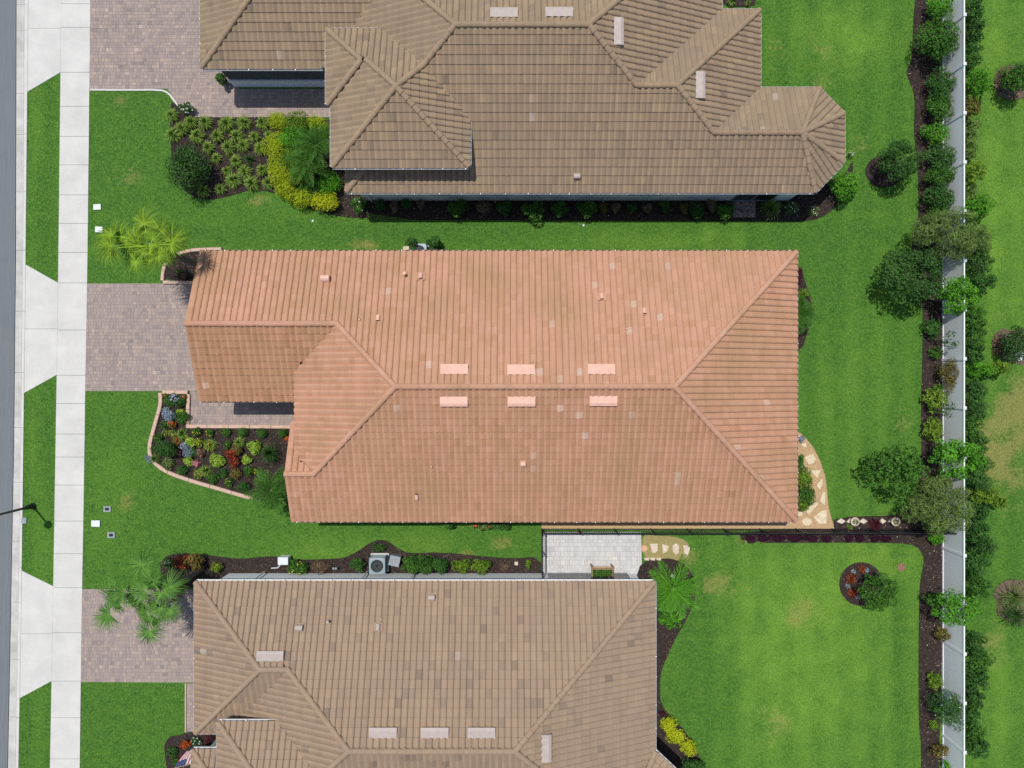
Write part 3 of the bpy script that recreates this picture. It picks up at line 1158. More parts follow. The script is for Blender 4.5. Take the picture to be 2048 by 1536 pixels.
        tt = np.repeat(np.array([q[2] for q in rest]), nv)
        b = len(rest) * nv
        V = np.concatenate([Vw.reshape(-1, 3), np.array([tuple(q - self.off) for q in self.cutV]).reshape(-1, 3)])
        by = {}
        for f in self.cutF:
            by.setdefault(len(f), []).append(f)
        FF = [Fw.reshape(-1, 4)] + [np.array(v) + b for v in by.values()]
        me = np_mesh('tile_field', V, FF, np.concatenate([tt, np.array(self.cutT)]), True)
        me.materials.append(self.m)
        o = tag(fresh('tile_field', me, roof), kind='stuff')
        o.color = (0, 0, 0, 1)
        for a, b_ in self.capsegs:
            d = b_ - a
            L = d.length
            if L < .3:
                continue
            k = max(1, round(L / .37))
            st = L / k
            y = d.normalized()
            x = y.cross(Vector((0, 0, 1))).normalized()
            z = x.cross(y)
            R = Matrix((x, y, z)).transposed().to_4x4()
            for i in range(k):
                o = fresh('ridge_tile', self.cap_me, roof)
                M = R.copy()
                M.translation = a + y * (i * st) + z * .022 - self.off
                o.matrix_local = M @ Matrix.Rotation(self.rnd.uniform(-.025, .025), 4, 'Z') @ Matrix.Scale(st / .37, 4, (0, 1, 0))
                o.color = (min(.9, max(.25, self.rnd.gauss(.74, .08))), 0, 0, 1)
        for a, b_, v, n in self.eaves:
            out = Vector((-v.x, -v.y, 0)).normalized()
            d = (b_ - a)
            c = [(.0, .0), (.0, -.13), (.115, -.13), (.13, -.005), (.122, -.005), (.108, -.12), (.012, -.12), (.012, 0)]
            vs = [e_ + out * (x - .004) + Vector((0, 0, z - .012)) for e_ in (a, b_) for x, z in c]
            fs = [(i, (i + 1) % 8, 8 + (i + 1) % 8, 8 + i) for i in range(8)] + [tuple(range(8)), tuple(range(15, 7, -1))]
            gt = MB().add(vs, fs).build('gutter', self.gm, self.root)
            # fascia board behind the gutter
            MB().obox((a + b_) / 2 - out * .03 + Vector((0, 0, -.12)), d / 2 * .998, out * .018, (0, 0, .10)).build('fascia', self.gm, self.root)
            if straps:
                k = max(1, int(d.length / 1.05))
                for i in range(k + 1):
                    q = a + d * (min(1, max(0, (i + self.rnd.uniform(-.12, .12)) / k)) * .98 + .01)
                    if not seen(q):
                        continue
                    MB().obox(q + out * .062 + Vector((0, 0, -.006)), out * .072, d.normalized() * .016, (0, 0, .006)).build('gutter_strap', strap_m or STRAP, gt)
        return roof

    # --- roof fittings
    def frame(self, plane, px, py):
        p = hit(plane, px, py)
        n = Vector(plane[:3]).normalized()
        u = n.cross(Vector((0, 0, 1)))
        u = u.normalized() if u.length > 1e-6 else Vector((1, 0, 0))
        v = n.cross(u)
        if v.z < 0:
            v, u = -v, -u
        return p, u, v, n

    def long_vent(self, plane, px, py, length=1.24, depth=.46):
        p, u, v, n = self.frame(plane, px, py)
        p = p + n * .05
        a, d, hgt = length / 2, depth / 2, .17
        k = 12
        top, vs, fs = [], [], []
        for i in range(k + 1):         # wavy upper edge sits on the barrels
            x = -a + length * i / k
            sc = .020 * (1 - math.cos(2 * math.pi * i / 3.0))
            for y, z in ((d - sc, .035), (-d * .35, hgt), (-d, hgt - .01), (-d, hgt - .045)):
                vs.append(p + u * x + v * y + n * z)
        for i in range(k):
            for j in range(3):
                fs.append((i * 4 + j, i * 4 + j + 1, i * 4 + j + 5, i * 4 + j + 4))
        b = len(vs)
        for x in (-a, a):
            vs += [p + u * x + v * d + n * -.03, p + u * x + v * -d * .8 + n * -.03]
        fs += [(0, b, b + 1, 3, 2, 1), (k * 4 + 1, k * 4 + 2, k * 4 + 3, b + 3, b + 2, k * 4)]
        o = MB().add(vs, fs).build('roof_vent', self.vent_m, self.root)
        MB().obox(p + v * (-d * .8) + n * .05, u * (a - .01), v * .01, n * .08).build('vent_screen', GUTTER, o)
        return o

    def small_vent(self, plane, px, py, w=.24, l=.30, along='u'):
        p, u, v, n = self.frame(plane, px, py)
        p = p + n * .05
        ax, bx = (u, v) if along == 'u' else (v, u)
        vs, fs = [], []
        S = 6
        for y in (-l / 2, l / 2):
            for k in range(S + 1):
                t = math.pi * k / S
                vs.append(p + bx * (y) + ax * (w / 2 * math.cos(t)) + n * (w * .62 * math.sin(t) + .06))
        b = S + 1
        for k in range(S):
            fs.append((k, k + 1, b + k + 1, b + k))
        nn = len(vs)
        for y in (-l / 2, l / 2):
            vs += [p + bx * y + ax * w / 2 - n * .03, p + bx * y - ax * w / 2 - n * .03]
        fs += [(0, nn, nn + 2, b), (S, b + S, nn + 3, nn + 1)]
        fs += [tuple(range(S, -1, -1)) + (nn, nn + 1)] if True else []
        o = MB().add(vs, fs).build('roof_vent', self.vent_m, self.root)
        MB().obox(p + n * .028 - v * .03, u * (.22), v * .20, n * .006).build('flashing', self.m, o).color = (.75, 0, 0, 1)
        MB().obox(p + bx * (l / 2 - .02) + n * .07, ax * w * .42, bx * .008, n * .07).build('vent_screen', DARK, o)
        return o

    def pipe(self, plane, px, py, r=.055, h=.34):
        p, u, v, n = self.frame(plane, px, py)
        o = MB().tube([p - n * .02, p + Vector((0, 0, h))], r, 10).build('vent_pipe', self.vent_m, self.root)
        MB().lathe(p + n * .03, [(r * 2.4, 0), (r * 1.25, .07), (r * 1.02, .07)], 12).build('flashing', self.m, o).color = (.8, 0, 0, 1)
        return o


def window(root, x0, x1, y, z0, z1, face, name='window', mull=1):
    """window on a wall whose outside is at y facing `face` (+1 north, -1 south)"""
    f = MB()
    t = .05
    yo = y + face * .02
    for a, b, c, d in ((x0, x1, z0, z0 + t), (x0, x1, z1 - t, z1), (x0, x0 + t, z0 + t, z1 - t), (x1 - t, x1, z0 + t, z1 - t)):
        f.box(a, b, min(y, yo + face * .02), max(y, yo + face * .02), c, d)
    for i in range(1, mull + 1):
        xm = x0 + (x1 - x0) * i / (mull + 1)
        f.box(xm - t / 2, xm + t / 2, min(y, yo + face * .015), max(y, yo + face * .015), z0 + t, z1 - t)
    o = f.build(name, GREYP, root)
    MB().box(x0 + t, x1 - t, min(y + face * .004, y + face * .012), max(y + face * .004, y + face * .012), z0 + t, z1 - t).build('pane', GLASS, o)
    return o


# ---- middle house, terracotta
def pale_m(p):
    d = math.hypot((p.x - 3.2) / 5.5, (p.y - .8) / 5.0)
    return .001 + .022 * math.exp(-d * d) + (.035 if 5.2 < p.x < 8.5 and -5.0 < p.y < -3.2 else 0)


hm = House('tiled_house', 'long middle house with a salmon terracotta tile roof', (0, 0, 0), M_TILE, .295, .345, VENT_M, GUTTERD, STUCCOT, pale_m)
hm.spread = .085
N, S, E, Wp, GS, SN = rN(6.35), rS(-6.57), rE(13.70), rW(-11.65), rS(-.77), rN(-1.87)
z0 = lev(ZE)
gx, sx, wx = cx(-15.10), cx(-10.66), cx(-10.25)
r_e, r_w, r_g, r_s = I(N, E, S), I(N, S, Wp), I(N, Wp, GS), I(S, Wp, SN)
g_r, s_r = I(N, GS, gx), I(S, SN, sx)
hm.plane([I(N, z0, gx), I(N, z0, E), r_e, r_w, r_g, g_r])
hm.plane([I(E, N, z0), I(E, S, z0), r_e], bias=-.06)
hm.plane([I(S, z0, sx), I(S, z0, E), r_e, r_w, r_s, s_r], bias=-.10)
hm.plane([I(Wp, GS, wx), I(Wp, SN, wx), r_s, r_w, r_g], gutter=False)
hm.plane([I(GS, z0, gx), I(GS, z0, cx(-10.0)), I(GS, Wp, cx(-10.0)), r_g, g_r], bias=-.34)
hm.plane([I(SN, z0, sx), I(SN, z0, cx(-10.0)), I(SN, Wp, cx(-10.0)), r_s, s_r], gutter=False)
hm.caps((I(N, E, z0), r_e), (I(S, E, z0), r_e), (r_w, r_e), (r_g, r_w), (r_s, r_w), (g_r, r_g), (s_r, r_s))
# rakes of the two gables
for a, b in ((I(N, z0, gx), g_r), (I(GS, z0, gx), g_r), (I(S, z0, sx), s_r), (I(SN, z0, sx), s_r)):
    d = (b - a)
    MB().obox((a + b) / 2 + Vector((.01, 0, -.055)), d / 2, (.03, 0, 0), (0, 0, .075)).build('rake_tile', M_TILE, hm.root).color = (.55, 0, 0, 1)
hm.wall(-9.9, 13.3, -6.17, 5.95, 2.86)
hm.wall(-14.65, -9.9, -.35, 5.95, 2.86)
hm.wall(-10.28, -9.9, -6.17, -2.3, 2.86)
MB().add([(-14.65, 5.95, 2.86), (-14.65, -.35, 2.86), (-14.65, 2.79, 4.2), (-14.4, 5.95, 2.86), (-14.4, -.35, 2.86), (-14.4, 2.79, 4.2)], [(0, 1, 2), (5, 4, 3), (0, 2, 5, 3), (1, 4, 5, 2)]).build('gable', STUCCOT, hm.root)
MB().add([(-10.28, -6.17, 2.86), (-10.28, -2.3, 2.86), (-10.28, -4.22, 3.7), (-10.0, -6.17, 2.86), (-10.0, -2.3, 2.86), (-10.0, -4.22, 3.7)], [(0, 2, 1), (3, 4, 5), (0, 3, 5, 2), (1, 2, 5, 4)]).build('gable', STUCCOT, hm.root)
MB().box(-14.70, -14.652, .6, 5.4, 0, 2.2).build('garage_door', WHITE, hm.root)
for a, b in ((-6.5, -5.0), (-1.0, .8), (5.0, 6.6), (9.5, 11.3)):
    window(hm.root, a, b, 5.95, 1.0, 2.2, 1)
    window(hm.root, a, b, -6.17, 1.0, 2.2, -1)
for x, y in ((909, 741), (1042, 742), (1202, 741)):
    hm.long_vent(N, x, y)
for x, y in ((908, 800), (1043, 800), (1206, 799)):
    hm.long_vent(S, x, y)
hm.small_vent(N, 652, 560, .34, .40, 'v')
for x, y in ((842, 555), (757, 639), (1203, 596), (1288, 625)):
    hm.small_vent(N, x, y, .18, .28)
hm.small_vent(S, 1046, 925, .26, .24, 'v')
hm.small_vent(S, 834, 990, .18, .28)
hm.pipe(N, 811, 549, .075, .42)
for x, y in ((720, 640), (1252, 658)):
    hm.pipe(N, x, y, .03, .16)
hm.pipe(S, 864, 933, .03, .16)
hm.finish(strap_m=STRAP)
# brown panel box hanging at the corner eave and downspouts
MB().tube([(13.45, -6.3, 2.7), (13.45, -6.3, .1)], .045, 8).build('downspout', GUTTERD, hm.root)
MB().tube([(-9.95, -1.95, 2.7), (-9.95, -1.95, .1)], .045, 8).build('downspout', GUTTERD, hm.root)

# ---- upper house, tan
hu = House('tiled_house', 'upper tan tile-roofed house with a raised pyramid tower and eight-sided bay', (0, 14, 0), U_TILE, .283, .405, VENT_T, GUTTER, STUCCO, lambda p: .002)
S, Mn, Wm, Em = rS(9.30), rN(22.60), rW(-9.15), rE(10.05)
GSu, GWu, GNu = rS(15.28), rW(-14.96), rN(22.50)
N2, E2, N3, WS = rN(18.02), rE(11.92), rN(14.24), rW(-7.98)
TS, TN, TW, TE = rS(10.11, ZT), rN(16.44, ZT), rW(-8.34, ZT), rE(-2.02, ZT)
HW, HS = rW(-8.57, ZT), rS(13.00, ZT)
zt = lev(ZT)
apB = I(S, N3, cx(13.59))
A, B, C2, D2 = Vector((14.82, 14.24, ZE)), Vector((15.98, 13.06, ZE)), Vector((15.98, 10.72, ZE)), Vector((14.62, 9.30, ZE))
m_w, m_e = I(S, Mn, Wm), I(S, Mn, Em)
j2, j2e, j3 = I(S, N2, Em), I(S, N2, E2), I(S, N3, E2)
ap = I(TS, TN, TW)
ap2 = I(TS, TN, TE)
xr = I(S, Wm, TN)
hu.plane([I(S, WS, z0), D2, apB, j3, j2e, j2, m_e, m_w, I(S, Wm, cx(-5.0)), I(S, WS, cy(11.2))])
hu.plane([I(S, WS, z0), I(WS, z0, cy(11.5)), I(WS, cy(11.5), cx(-5.8)), I(S, WS, cy(11.2))], gutter=False)
hu.plane([I(TS, TW, zt), I(TS, TE, zt), ap2, ap])
hu.plane([I(TE, TS, zt), I(TE, zt, S), I(S, Wm, TE), ap2])
hu.plane([I(TW, TS, zt), I(TW, zt, HS), I(HS, TN, TW), ap], gutter=True)
hu.plane([I(TN, HW, zt), I(TN, Wm, zt), xr, ap2, ap, I(HS, TN, TW), I(HW, TN, HS)])
hu.plane([I(HW, HS, zt), I(HW, TN, zt), I(HW, TN, HS)])
hu.plane([I(HW, HS, zt), I(TW, HS, zt), I(HS, TN, TW), I(HW, TN, HS)], tiles=False, gutter=False)
hu.plane([I(GSu, GWu, z0), I(GSu, Wm, z0), I(GSu, Wm, GNu), I(GWu, GSu, GNu)])
hu.plane([I(GWu, GSu, z0), I(GWu, GNu, z0), I(GWu, GSu, GNu)])
hu.plane([I(GNu, GWu, z0), I(GNu, Wm, z0), I(GSu, Wm, GNu), I(GWu, GSu, GNu)], gutter=False)
hu.plane([I(Wm, GSu, z0), I(Wm, Mn, z0), m_w, I(S, Wm, cx(-5.0))], gutter=False)
hu.plane([I(Mn, Wm, z0), I(Mn, Em, z0), m_e, m_w], gutter=False)
hu.plane([I(Em, N2, z0), I(Em, Mn, z0), m_e, j2])
hu.plane([I(N2, Em, z0), I(N2, E2, z0), j2e, j2])
hu.plane([I(E2, N2, z0), I(E2, N3, z0), j3, j2e])
hu.plane([I(N3, E2, z0), A, apB, j3])
hu.plane([A, B, apB])
hu.plane([B, C2, apB])
hu.plane([C2, D2, apB])
hu.caps((I(S, WS, z0), I(S, WS, cy(10.4))), (xr, m_w), (m_w, m_e), (j2, m_e), (j2, j2e), (j3, j2e), (j3, apB), (A, apB), (B, apB), (C2, apB), (D2, apB),
        (I(TS, TW, zt), ap), (I(TS, TE, zt), ap2), (ap, ap2), (I(HS, TN, TW), ap), (I(HW, TN, zt), I(HW, TN, HS)), (I(HW, HS, zt), I(HW, TN, HS)), (xr, ap2),
        (I(GWu, GSu, z0), I(GWu, GSu, GNu)), (I(Wm, Mn, cy(20)), m_w), (I(Em, Mn, cy(20)), m_e), (I(N2, E2, z0), j2e))
hu.wall(-7.7, 14.3, 9.60, 13.85, 2.86)
hu.wall(-9.0, 11.5, 13.85, 17.6, 2.86)
hu.wall(-9.0, 9.6, 17.6, 22.1, 2.86)
hu.wall(-14.5, -9.0, 15.60, 22.1, 2.86, STUCCOG)
MB().box(-14.52, -9.0, 15.54, 15.60, 0, .72).build('wainscot', STUCCO, hu.root)
MB().box(-14.58, -9.0, 15.52, 15.60, .72, .78).build('wainscot_cap', GUTTER, hu.root)
hu.wall(-8.1, -2.25, 10.4, 13.9, 4.12, STUCCO, 'tower_wall')
hu.wall(-8.3, -6.5, 13.3, 16.2, 4.12, STUCCO, 'tower_wall')
MB().prism([(14.3, 9.60), (14.45, 9.60), (15.6, 10.85), (15.6, 12.9), (14.6, 13.85), (14.3, 13.85)], 0, 2.86).build('bay_wall', STUCCO, hu.root)
window(hu.root, -3.95, -3.1, 9.60, 1.2, 2.2, -1)
window(hu.root, -1.75, 0.05, 9.60, 1.2, 2.2, -1)
window(hu.root, 5.9, 7.6, 9.60, 1.2, 2.2, -1)
window(hu.root, 11.4, 13.5, 9.60, .05, 2.3, -1, 'sliding_door')
for x in (-7.3, 4.75):
    MB().tube([(x, 9.52, 2.75), (x, 9.52, .1)], .04, 8).build('downspout', GUTTER, hu.root)
hu.long_vent(Mn, 1008, 30)
hu.long_vent(Mn, 1118, 29)
hu.long_vent(Em, 1234, 65)
hu.long_vent(E2, 1397, 172)
hu.small_vent(S, 1153, 352, .28, .30, 'v')
hu.finish(straps=True)

# ---- lower house, brown blend
hl = House('tiled_house', 'lower brown blended tile-roofed house cut off by the frame', (0, -15, 0), L_TILE, .293, .400, VENT_T, GUTTER, STUCCO, lambda p: .002)
N, S, E, Wm, GW, GS = rN(-9.57), rS(-23.00), rE(6.85), rW(-13.95), rW(-15.25), rS(-16.80)
TN, TW, TS = rN(-15.72, ZT), rW(-13.63, ZT), rS(-22.2, ZT)
r_w, r_e, g_w, g_e = I(N, S, Wm), I(N, S, E), I(N, GS, GW), I(N, Wm, GS)
hl.plane([I(N, GW, z0), I(N, E, z0), r_e, r_w, g_e, g_w])
hl.plane([I(GW, GS, z0), I(GW, N, z0), g_w])
hl.plane([I(GS, GW, z0), I(GS, Wm, z0), g_e, g_w])
hl.plane([I(Wm, GS, z0), I(Wm, S, z0), r_w, g_e], gutter=False)
hl.plane([I(E, N, z0), I(E, z0, cy(-17.75)), I(E, z0, cy(-17.76)), I(E, S, z0), r_e], gutter=False)
hl.eaves.append((I(E, N, z0), I(E, z0, cy(-17.75)), Vector((-1, 0, PITCH)), Vector((PITCH, 0, 1))))
hl.plane([I(S, Wm, z0), I(S, E, z0), r_e, r_w], gutter=False)
t_w, t_e = I(TN, TW, TS), I(TN, Wm, TS)
hl.plane([I(TN, TW, zt), I(TN, Wm, zt), t_e, t_w])
hl.plane([I(TW, TS, zt), I(TW, TN, zt), t_w])
hl.plane([I(TS, TW, zt), I(TS, Wm, zt), t_e, t_w], tiles=False, gutter=False)
PN, PW = rN(-17.67), rW(-15.40)
hl.plane([I(PN, PW, z0), I(PN, z0, cx(-13.3)), I(PN, cx(-13.3), cy(-19.77)), I(PN, PW, cx(-13.3))])
hl.plane([I(PW, z0, cy(-21.8)), I(PW, PN, z0), I(PN, PW, cx(-13.3)), I(PW, cx(-13.3), cy(-21.8))])
bA, bB, bC, bT = Vector((6.90, -17.75, ZE)), Vector((8.2, -18.98, ZE)), Vector((8.2, -21.6, ZE)), Vector((5.4, -20.4, 4.1))
hl.plane([bA, bB, bT])
hl.plane([bB, bC, bT])
hl.caps((I(N, GW, z0), g_w), (I(GS, GW, z0), g_w), (g_w, g_e), (g_e, r_w), (r_w, r_e), (I(N, E, z0), r_e), (I(S, Wm, cy(-19.5)), r_w), (I(S, E, cy(-19.5)), r_e),
        (I(TN, TW, zt), t_w), (I(TW, TS, zt), t_w), (I(PN, PW, z0), I(PN, PW, cx(-13.4))), (bA, bT), (bB, bT))
hl.wall(-14.8, 6.45, -16.4, -9.90, 2.86)
hl.wall(-13.5, 6.45, -22.6, -16.4, 2.86)
hl.wall(-13.3, -8.5, -21.8, -16.05, 4.12, STUCCO, 'tower_wall')
MB().box(-15.0, -13.5, -18.2, -18.0, 0, 2.8).build('porch_wall', STUCCO, hl.root)
MB().prism([(6.55, -18.1), (7.75, -19.3), (7.75, -21.3), (6.55, -22.4)], 0, 2.86).build('bay_wall', STUCCO, hl.root)
MB().box(-14.85, -14.802, -15.7, -10.6, 0, 2.2).build('garage_door', WHITE, hl.root)
sd = MB()
window(hl.root, 1.85, 6.0, -9.90, .05, 2.35, 1, 'sliding_door', 3)
for x in (-12.9, -7.55, -5.1):
    MB().tube([(x, -9.79, 2.75), (x, -9.79, .1)], .04, 8).build('downspout', GUTTER, hl.root)
hl.long_vent(N, 542, 1313)
for x in (767, 870, 963):
    hl.long_vent(N, x, 1466)
hl.long_vent(E, 1090, 1494)
hl.small_vent(N, 600, 1256, .30, .34, 'v')
hl.small_vent(N, 757, 1255, .20, .28)
hl.small_vent(N, 864, 1196, .30, .30, 'v')
hl.pipe(N, 659, 1239, .06, .38)
hl.pipe(N, 763, 1238, .035, .12)
hl.finish(straps=True)


# ------------------------------------------------------------------ plants
def leaf_cloud(blobs, n, L, Wd, seed, upbias=.35, shell=.62, droop=.0, zmin=.02):
    """blobs (k,6): centre and radii. Returns V, F, tint of n folded leaves spread over the blobs' outer shells"""
    r = np.random.default_rng(seed)
    B = np.array(blobs, float)
    area = (B[:, 3] * B[:, 4] + B[:, 3] * B[:, 5] + B[:, 4] * B[:, 5])
    k = r.choice(len(B), n, p=area / area.sum())
    d = r.normal(size=(n, 3))
    d[:, 2] = d[:, 2] * .9 + upbias
    d /= np.linalg.norm(d, axis=1)[:, None]
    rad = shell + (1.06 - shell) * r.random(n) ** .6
    c = B[k, :3] + d * B[k, 3:] * rad[:, None]
    low = c[:, 2] < zmin
    c[low, 2] = zmin + r.random(low.sum()) * .1
    nrm = d * 1.0 + r.normal(size=(n, 3)) * .36 + np.array([0, 0, .42])
    nrm /= np.linalg.norm(nrm, axis=1)[:, None]
    a = np.cross(nrm, r.normal(size=(n, 3)))
    a /= np.linalg.norm(a, axis=1)[:, None]
    a[:, 2] -= droop
    b = np.cross(nrm, a)
    s = r.uniform(.65, 1.25, n)[:, None]
    fold = nrm * (Wd * .25)
    V = np.stack([c - a * L * .5 * s, c + b * Wd * .5 * s + fold, c + a * L * .5 * s, c - b * Wd * .5 * s + fold], 1).reshape(-1, 3)
    i = np.arange(n)[:, None] * 4
    Fc = np.concatenate([i + np.array([[0, 2, 1]]), i + np.array([[0, 3, 2]])])
    btint = r.normal(0, .12, len(B))
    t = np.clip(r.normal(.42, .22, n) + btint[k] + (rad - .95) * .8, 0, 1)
    return V, Fc, np.repeat(t, 4)


def crown_blobs(c, rx, ry, rz, k, seed, tight=.62, size=.42, core=.62):
    r = random.Random(seed)
    out = [(c[0], c[1], c[2] - rz * .05, rx * core, ry * core, rz * core * 1.15)]
    for i in range(k):
        a = i * 2.399 + r.uniform(-.3, .3)
        z = -.55 + 1.45 * (i + .5) / k
        q = math.sqrt(max(0.05, 1 - min(1, abs(z)) ** 2))
        m = tight * r.uniform(.80, 1.18)
        s = size * r.uniform(.62, 1.25)
        out.append((c[0] + rx * q * m * math.cos(a), c[1] + ry * q * m * math.sin(a), c[2] + rz * z * m, rx * s, ry * s, rz * s))
    return out


def place(root, name, V, Fc, T, m):
    me = np_mesh(name, V - np.array(wloc(root)), Fc, T)
    me.materials.append(m)
    return fresh(name, me, root)


SEED = [100]


def nseed():
    SEED[0] += 1
    return SEED[0]


def shrub(label, px, py, rpx, rpy, h, kind, name='shrub', cat='shrub', group=None, leaf=(.10, .055), dens=330, k=9, trunk=False, z0=None, flowers=None, tight=.62, size=.42, droop=0, bark=None, lean=(0, 0)):
    """px,py: centre of the crown as the photo shows it; h: top height in metres"""
    sd = nseed()
    rz = h * (.36 if trunk else .47)
    zc = h - rz
    c = P(px, py, zc)
    rx, ry = rpx * (H - zc) / F, rpy * (H - zc) / F
    root = thing(name, label, cat, (c.x + lean[0], c.y + lean[1], 0.0), group)
    blobs = crown_blobs(c, rx * 1.10, ry * 1.10, rz, k + (8 if trunk else 0), sd, tight, size, .42 if trunk else .62)
    n = int(max(160, 1.7 * dens * (rx * ry * 2 + (rx + ry) * rz * 1.6) * (.0055 / (leaf[0] * leaf[1])) ** .7))
    n = min(n, 7500)
    V, Fc, T = leaf_cloud(blobs, n, leaf[0] * 1.2, leaf[1] * 1.25, sd, droop=droop)
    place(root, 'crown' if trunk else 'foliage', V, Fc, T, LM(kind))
    st = MB()
    rr = max(.018, .03 * h)
    base = Vector((c.x + lean[0], c.y + lean[1], 0))
    mid = Vector((c.x, c.y, zc - rz * .4))
    st.tube([base, base.lerp(mid, .5) + Vector((.03, .02, 0)), mid, Vector((c.x, c.y, zc))], [rr * 1.25, rr, rr * .7, rr * .3], 7)
    for b in blobs[1:8]:
        st.tube([mid, mid.lerp(Vector(b[:3]), .5) + Vector((0, 0, -.04)), mid.lerp(Vector(b[:3]), .85) + Vector((0, 0, -.08))], [rr * .5, rr * .3, rr * .1], 5)
    st.build('trunk' if trunk else 'stem', bark or BARK, root)
    if flowers:
        fk, fn, fs = flowers
        V, Fc, T = leaf_cloud(blobs, fn, fs, fs * .8, sd + 5000, upbias=.9, shell=1.0)
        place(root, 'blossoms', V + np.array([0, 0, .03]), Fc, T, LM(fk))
    return root


def strap_geo(n, R, h, w, seed, flat=.5, arch=1.0, seg=5):
    r = np.random.default_rng(seed)
    V, Fq, T = [], [], []
    for i in range(n):
        a = r.uniform(0, 2 * np.pi)
        L = R * r.uniform(.65, 1.1)
        el = r.uniform(.15, 1.25)
        reach = L * math.cos(el * .75)
        top = h * (.35 + .75 * math.sin(el)) * r.uniform(.7, 1.1)
        t = min(1, max(0, r.normal(.45, .25)))
        d = np.array([math.cos(a), math.sin(a)])
        s = np.array([-d[1], d[0]])
        b = len(V)
        for j in range(seg + 1):
            u = j / seg
            x = reach * u
            z = .02 + top * math.sin(min(math.pi * .92, u * math.pi * (.55 + .3 * arch))) * (1 if u < .9 else .9)
            ww = w * (1 - u ** 2.2) + .002
            c = d * (x + .02) + r.normal(0, .003, 2)
            V += [(c[0] - s[0] * ww / 2, c[1] - s[1] * ww / 2, z), (c[0] + s[0] * ww / 2, c[1] + s[1] * ww / 2, z + ww * .12)]
            T += [min(1, t * .75 + .35 * u)] * 2
        for j in range(seg):
            Fq.append((b + 2 * j, b + 2 * j + 1, b + 2 * j + 3, b + 2 * j + 2))
    return np.array(V), np.array(Fq), np.array(T)


_strap = {}


def clump(label, px, py, R, h, kind, name='strap_leaf_plant', cat='plant', group=None, n=70, w=.03, seed=None, arch=1.0, flowers=None, zg=.03):
    """plant of arching strap leaves from one base; alike plants share leaf meshes"""
    v = nseed() % 4 if seed is None else seed
    key = (v, n, w, arch, kind, flowers is not None)
    if key not in _strap:
        V, Fq, T = strap_geo(n, 1.0, 1.0, w / R, 900 + v, arch=arch)
        me = np_mesh('leaves', V, Fq, T)
        me.materials.append(LM(kind))
        _strap[key] = me
    root = thing(name, label, cat, P(px, py, 0) + Vector((0, 0, zg)), group)
    o = fresh('leaves', _strap[key], root)
    o.scale = (R, R, h)
    o.rotation_euler = (0, 0, random.uniform(0, 6.28))
    st = MB().lathe(wloc(root) - Vector((0, 0, .02)), [(R * .10, 0), (R * .12, .05), (R * .04, .09)], 7).build('stem', LM('olive') if kind != 'straw' else BARK, root)
    if flowers:
        fk, fn, fs = flowers
        c = wloc(root)
        V, Fc, T = leaf_cloud([(c.x, c.y, h * .7, R * .7, R * .7, h * .4)], fn, fs, fs * .9, nseed(), upbias=1.0, shell=.6)
        place(root, 'blossoms', V, Fc, T, LM(fk))
    return root


# ---- palms
def frond_mesh(name, L, droop, nleaf, leaf_l, leaf_w, seed, m, fan=False):
    """feather frond growing along +x from the origin"""
    r = np.random.default_rng(seed)
    V, Fq, T = [], [], []
    def sp(u):
        return np.array([L * u * (1 - .12 * u), 0, L * (.38 * u - droop * u * u)])
    pts = [sp(u) for u in np.linspace(0, 1, 9)]
    for i, p in enumerate(pts):
        ww = .016 * (1 - i / 9.5)
        V += [(p[0], -ww, p[2]), (p[0], ww, p[2])]
        T += [.8, .8]
    for i in range(8):
        Fq.append((2 * i, 2 * i + 2, 2 * i + 3, 2 * i + 1))
    for k in range(nleaf):
        u = .12 + .88 * (k + .5) / nleaf
        p = sp(u)
        ll = leaf_l * (math.sin(math.pi * min(1, .12 + .9 * u)) ** .6 + .12)
        for sgn in (-1, 1):
            ang = math.radians(58 - 26 * u) * sgn + r.normal(0, .07)
            d = np.array([math.cos(ang), math.sin(ang), r.normal(.38, .10) - .35 * u])
            q = p + d * ll * .55
            e = p + d * ll + np.array([0, 0, -ll * .22])
            s = np.array([-math.sin(ang), math.cos(ang), .25]) * leaf_w
            b = len(V)
            V += [tuple(p - s * .5), tuple(p + s * .5), tuple(q + s), tuple(q - s), tuple(e)]
            t = min(1, max(0, r.normal(.45, .2)))
            T += [t * .8, t * .8, t, t, min(1, t + .15)]
            Fq += [(b, b + 1, b + 2, b + 3), (b + 3, b + 2, b + 4, b + 4)]
    q4 = np.array([f for f in Fq if f[2] != f[3]])
    t3 = np.array([f[:3] for f in Fq if f[2] == f[3]])
    me = np_mesh(name, np.array(V), [q4, t3], np.array(T))
    me.materials.append(m)
    return me


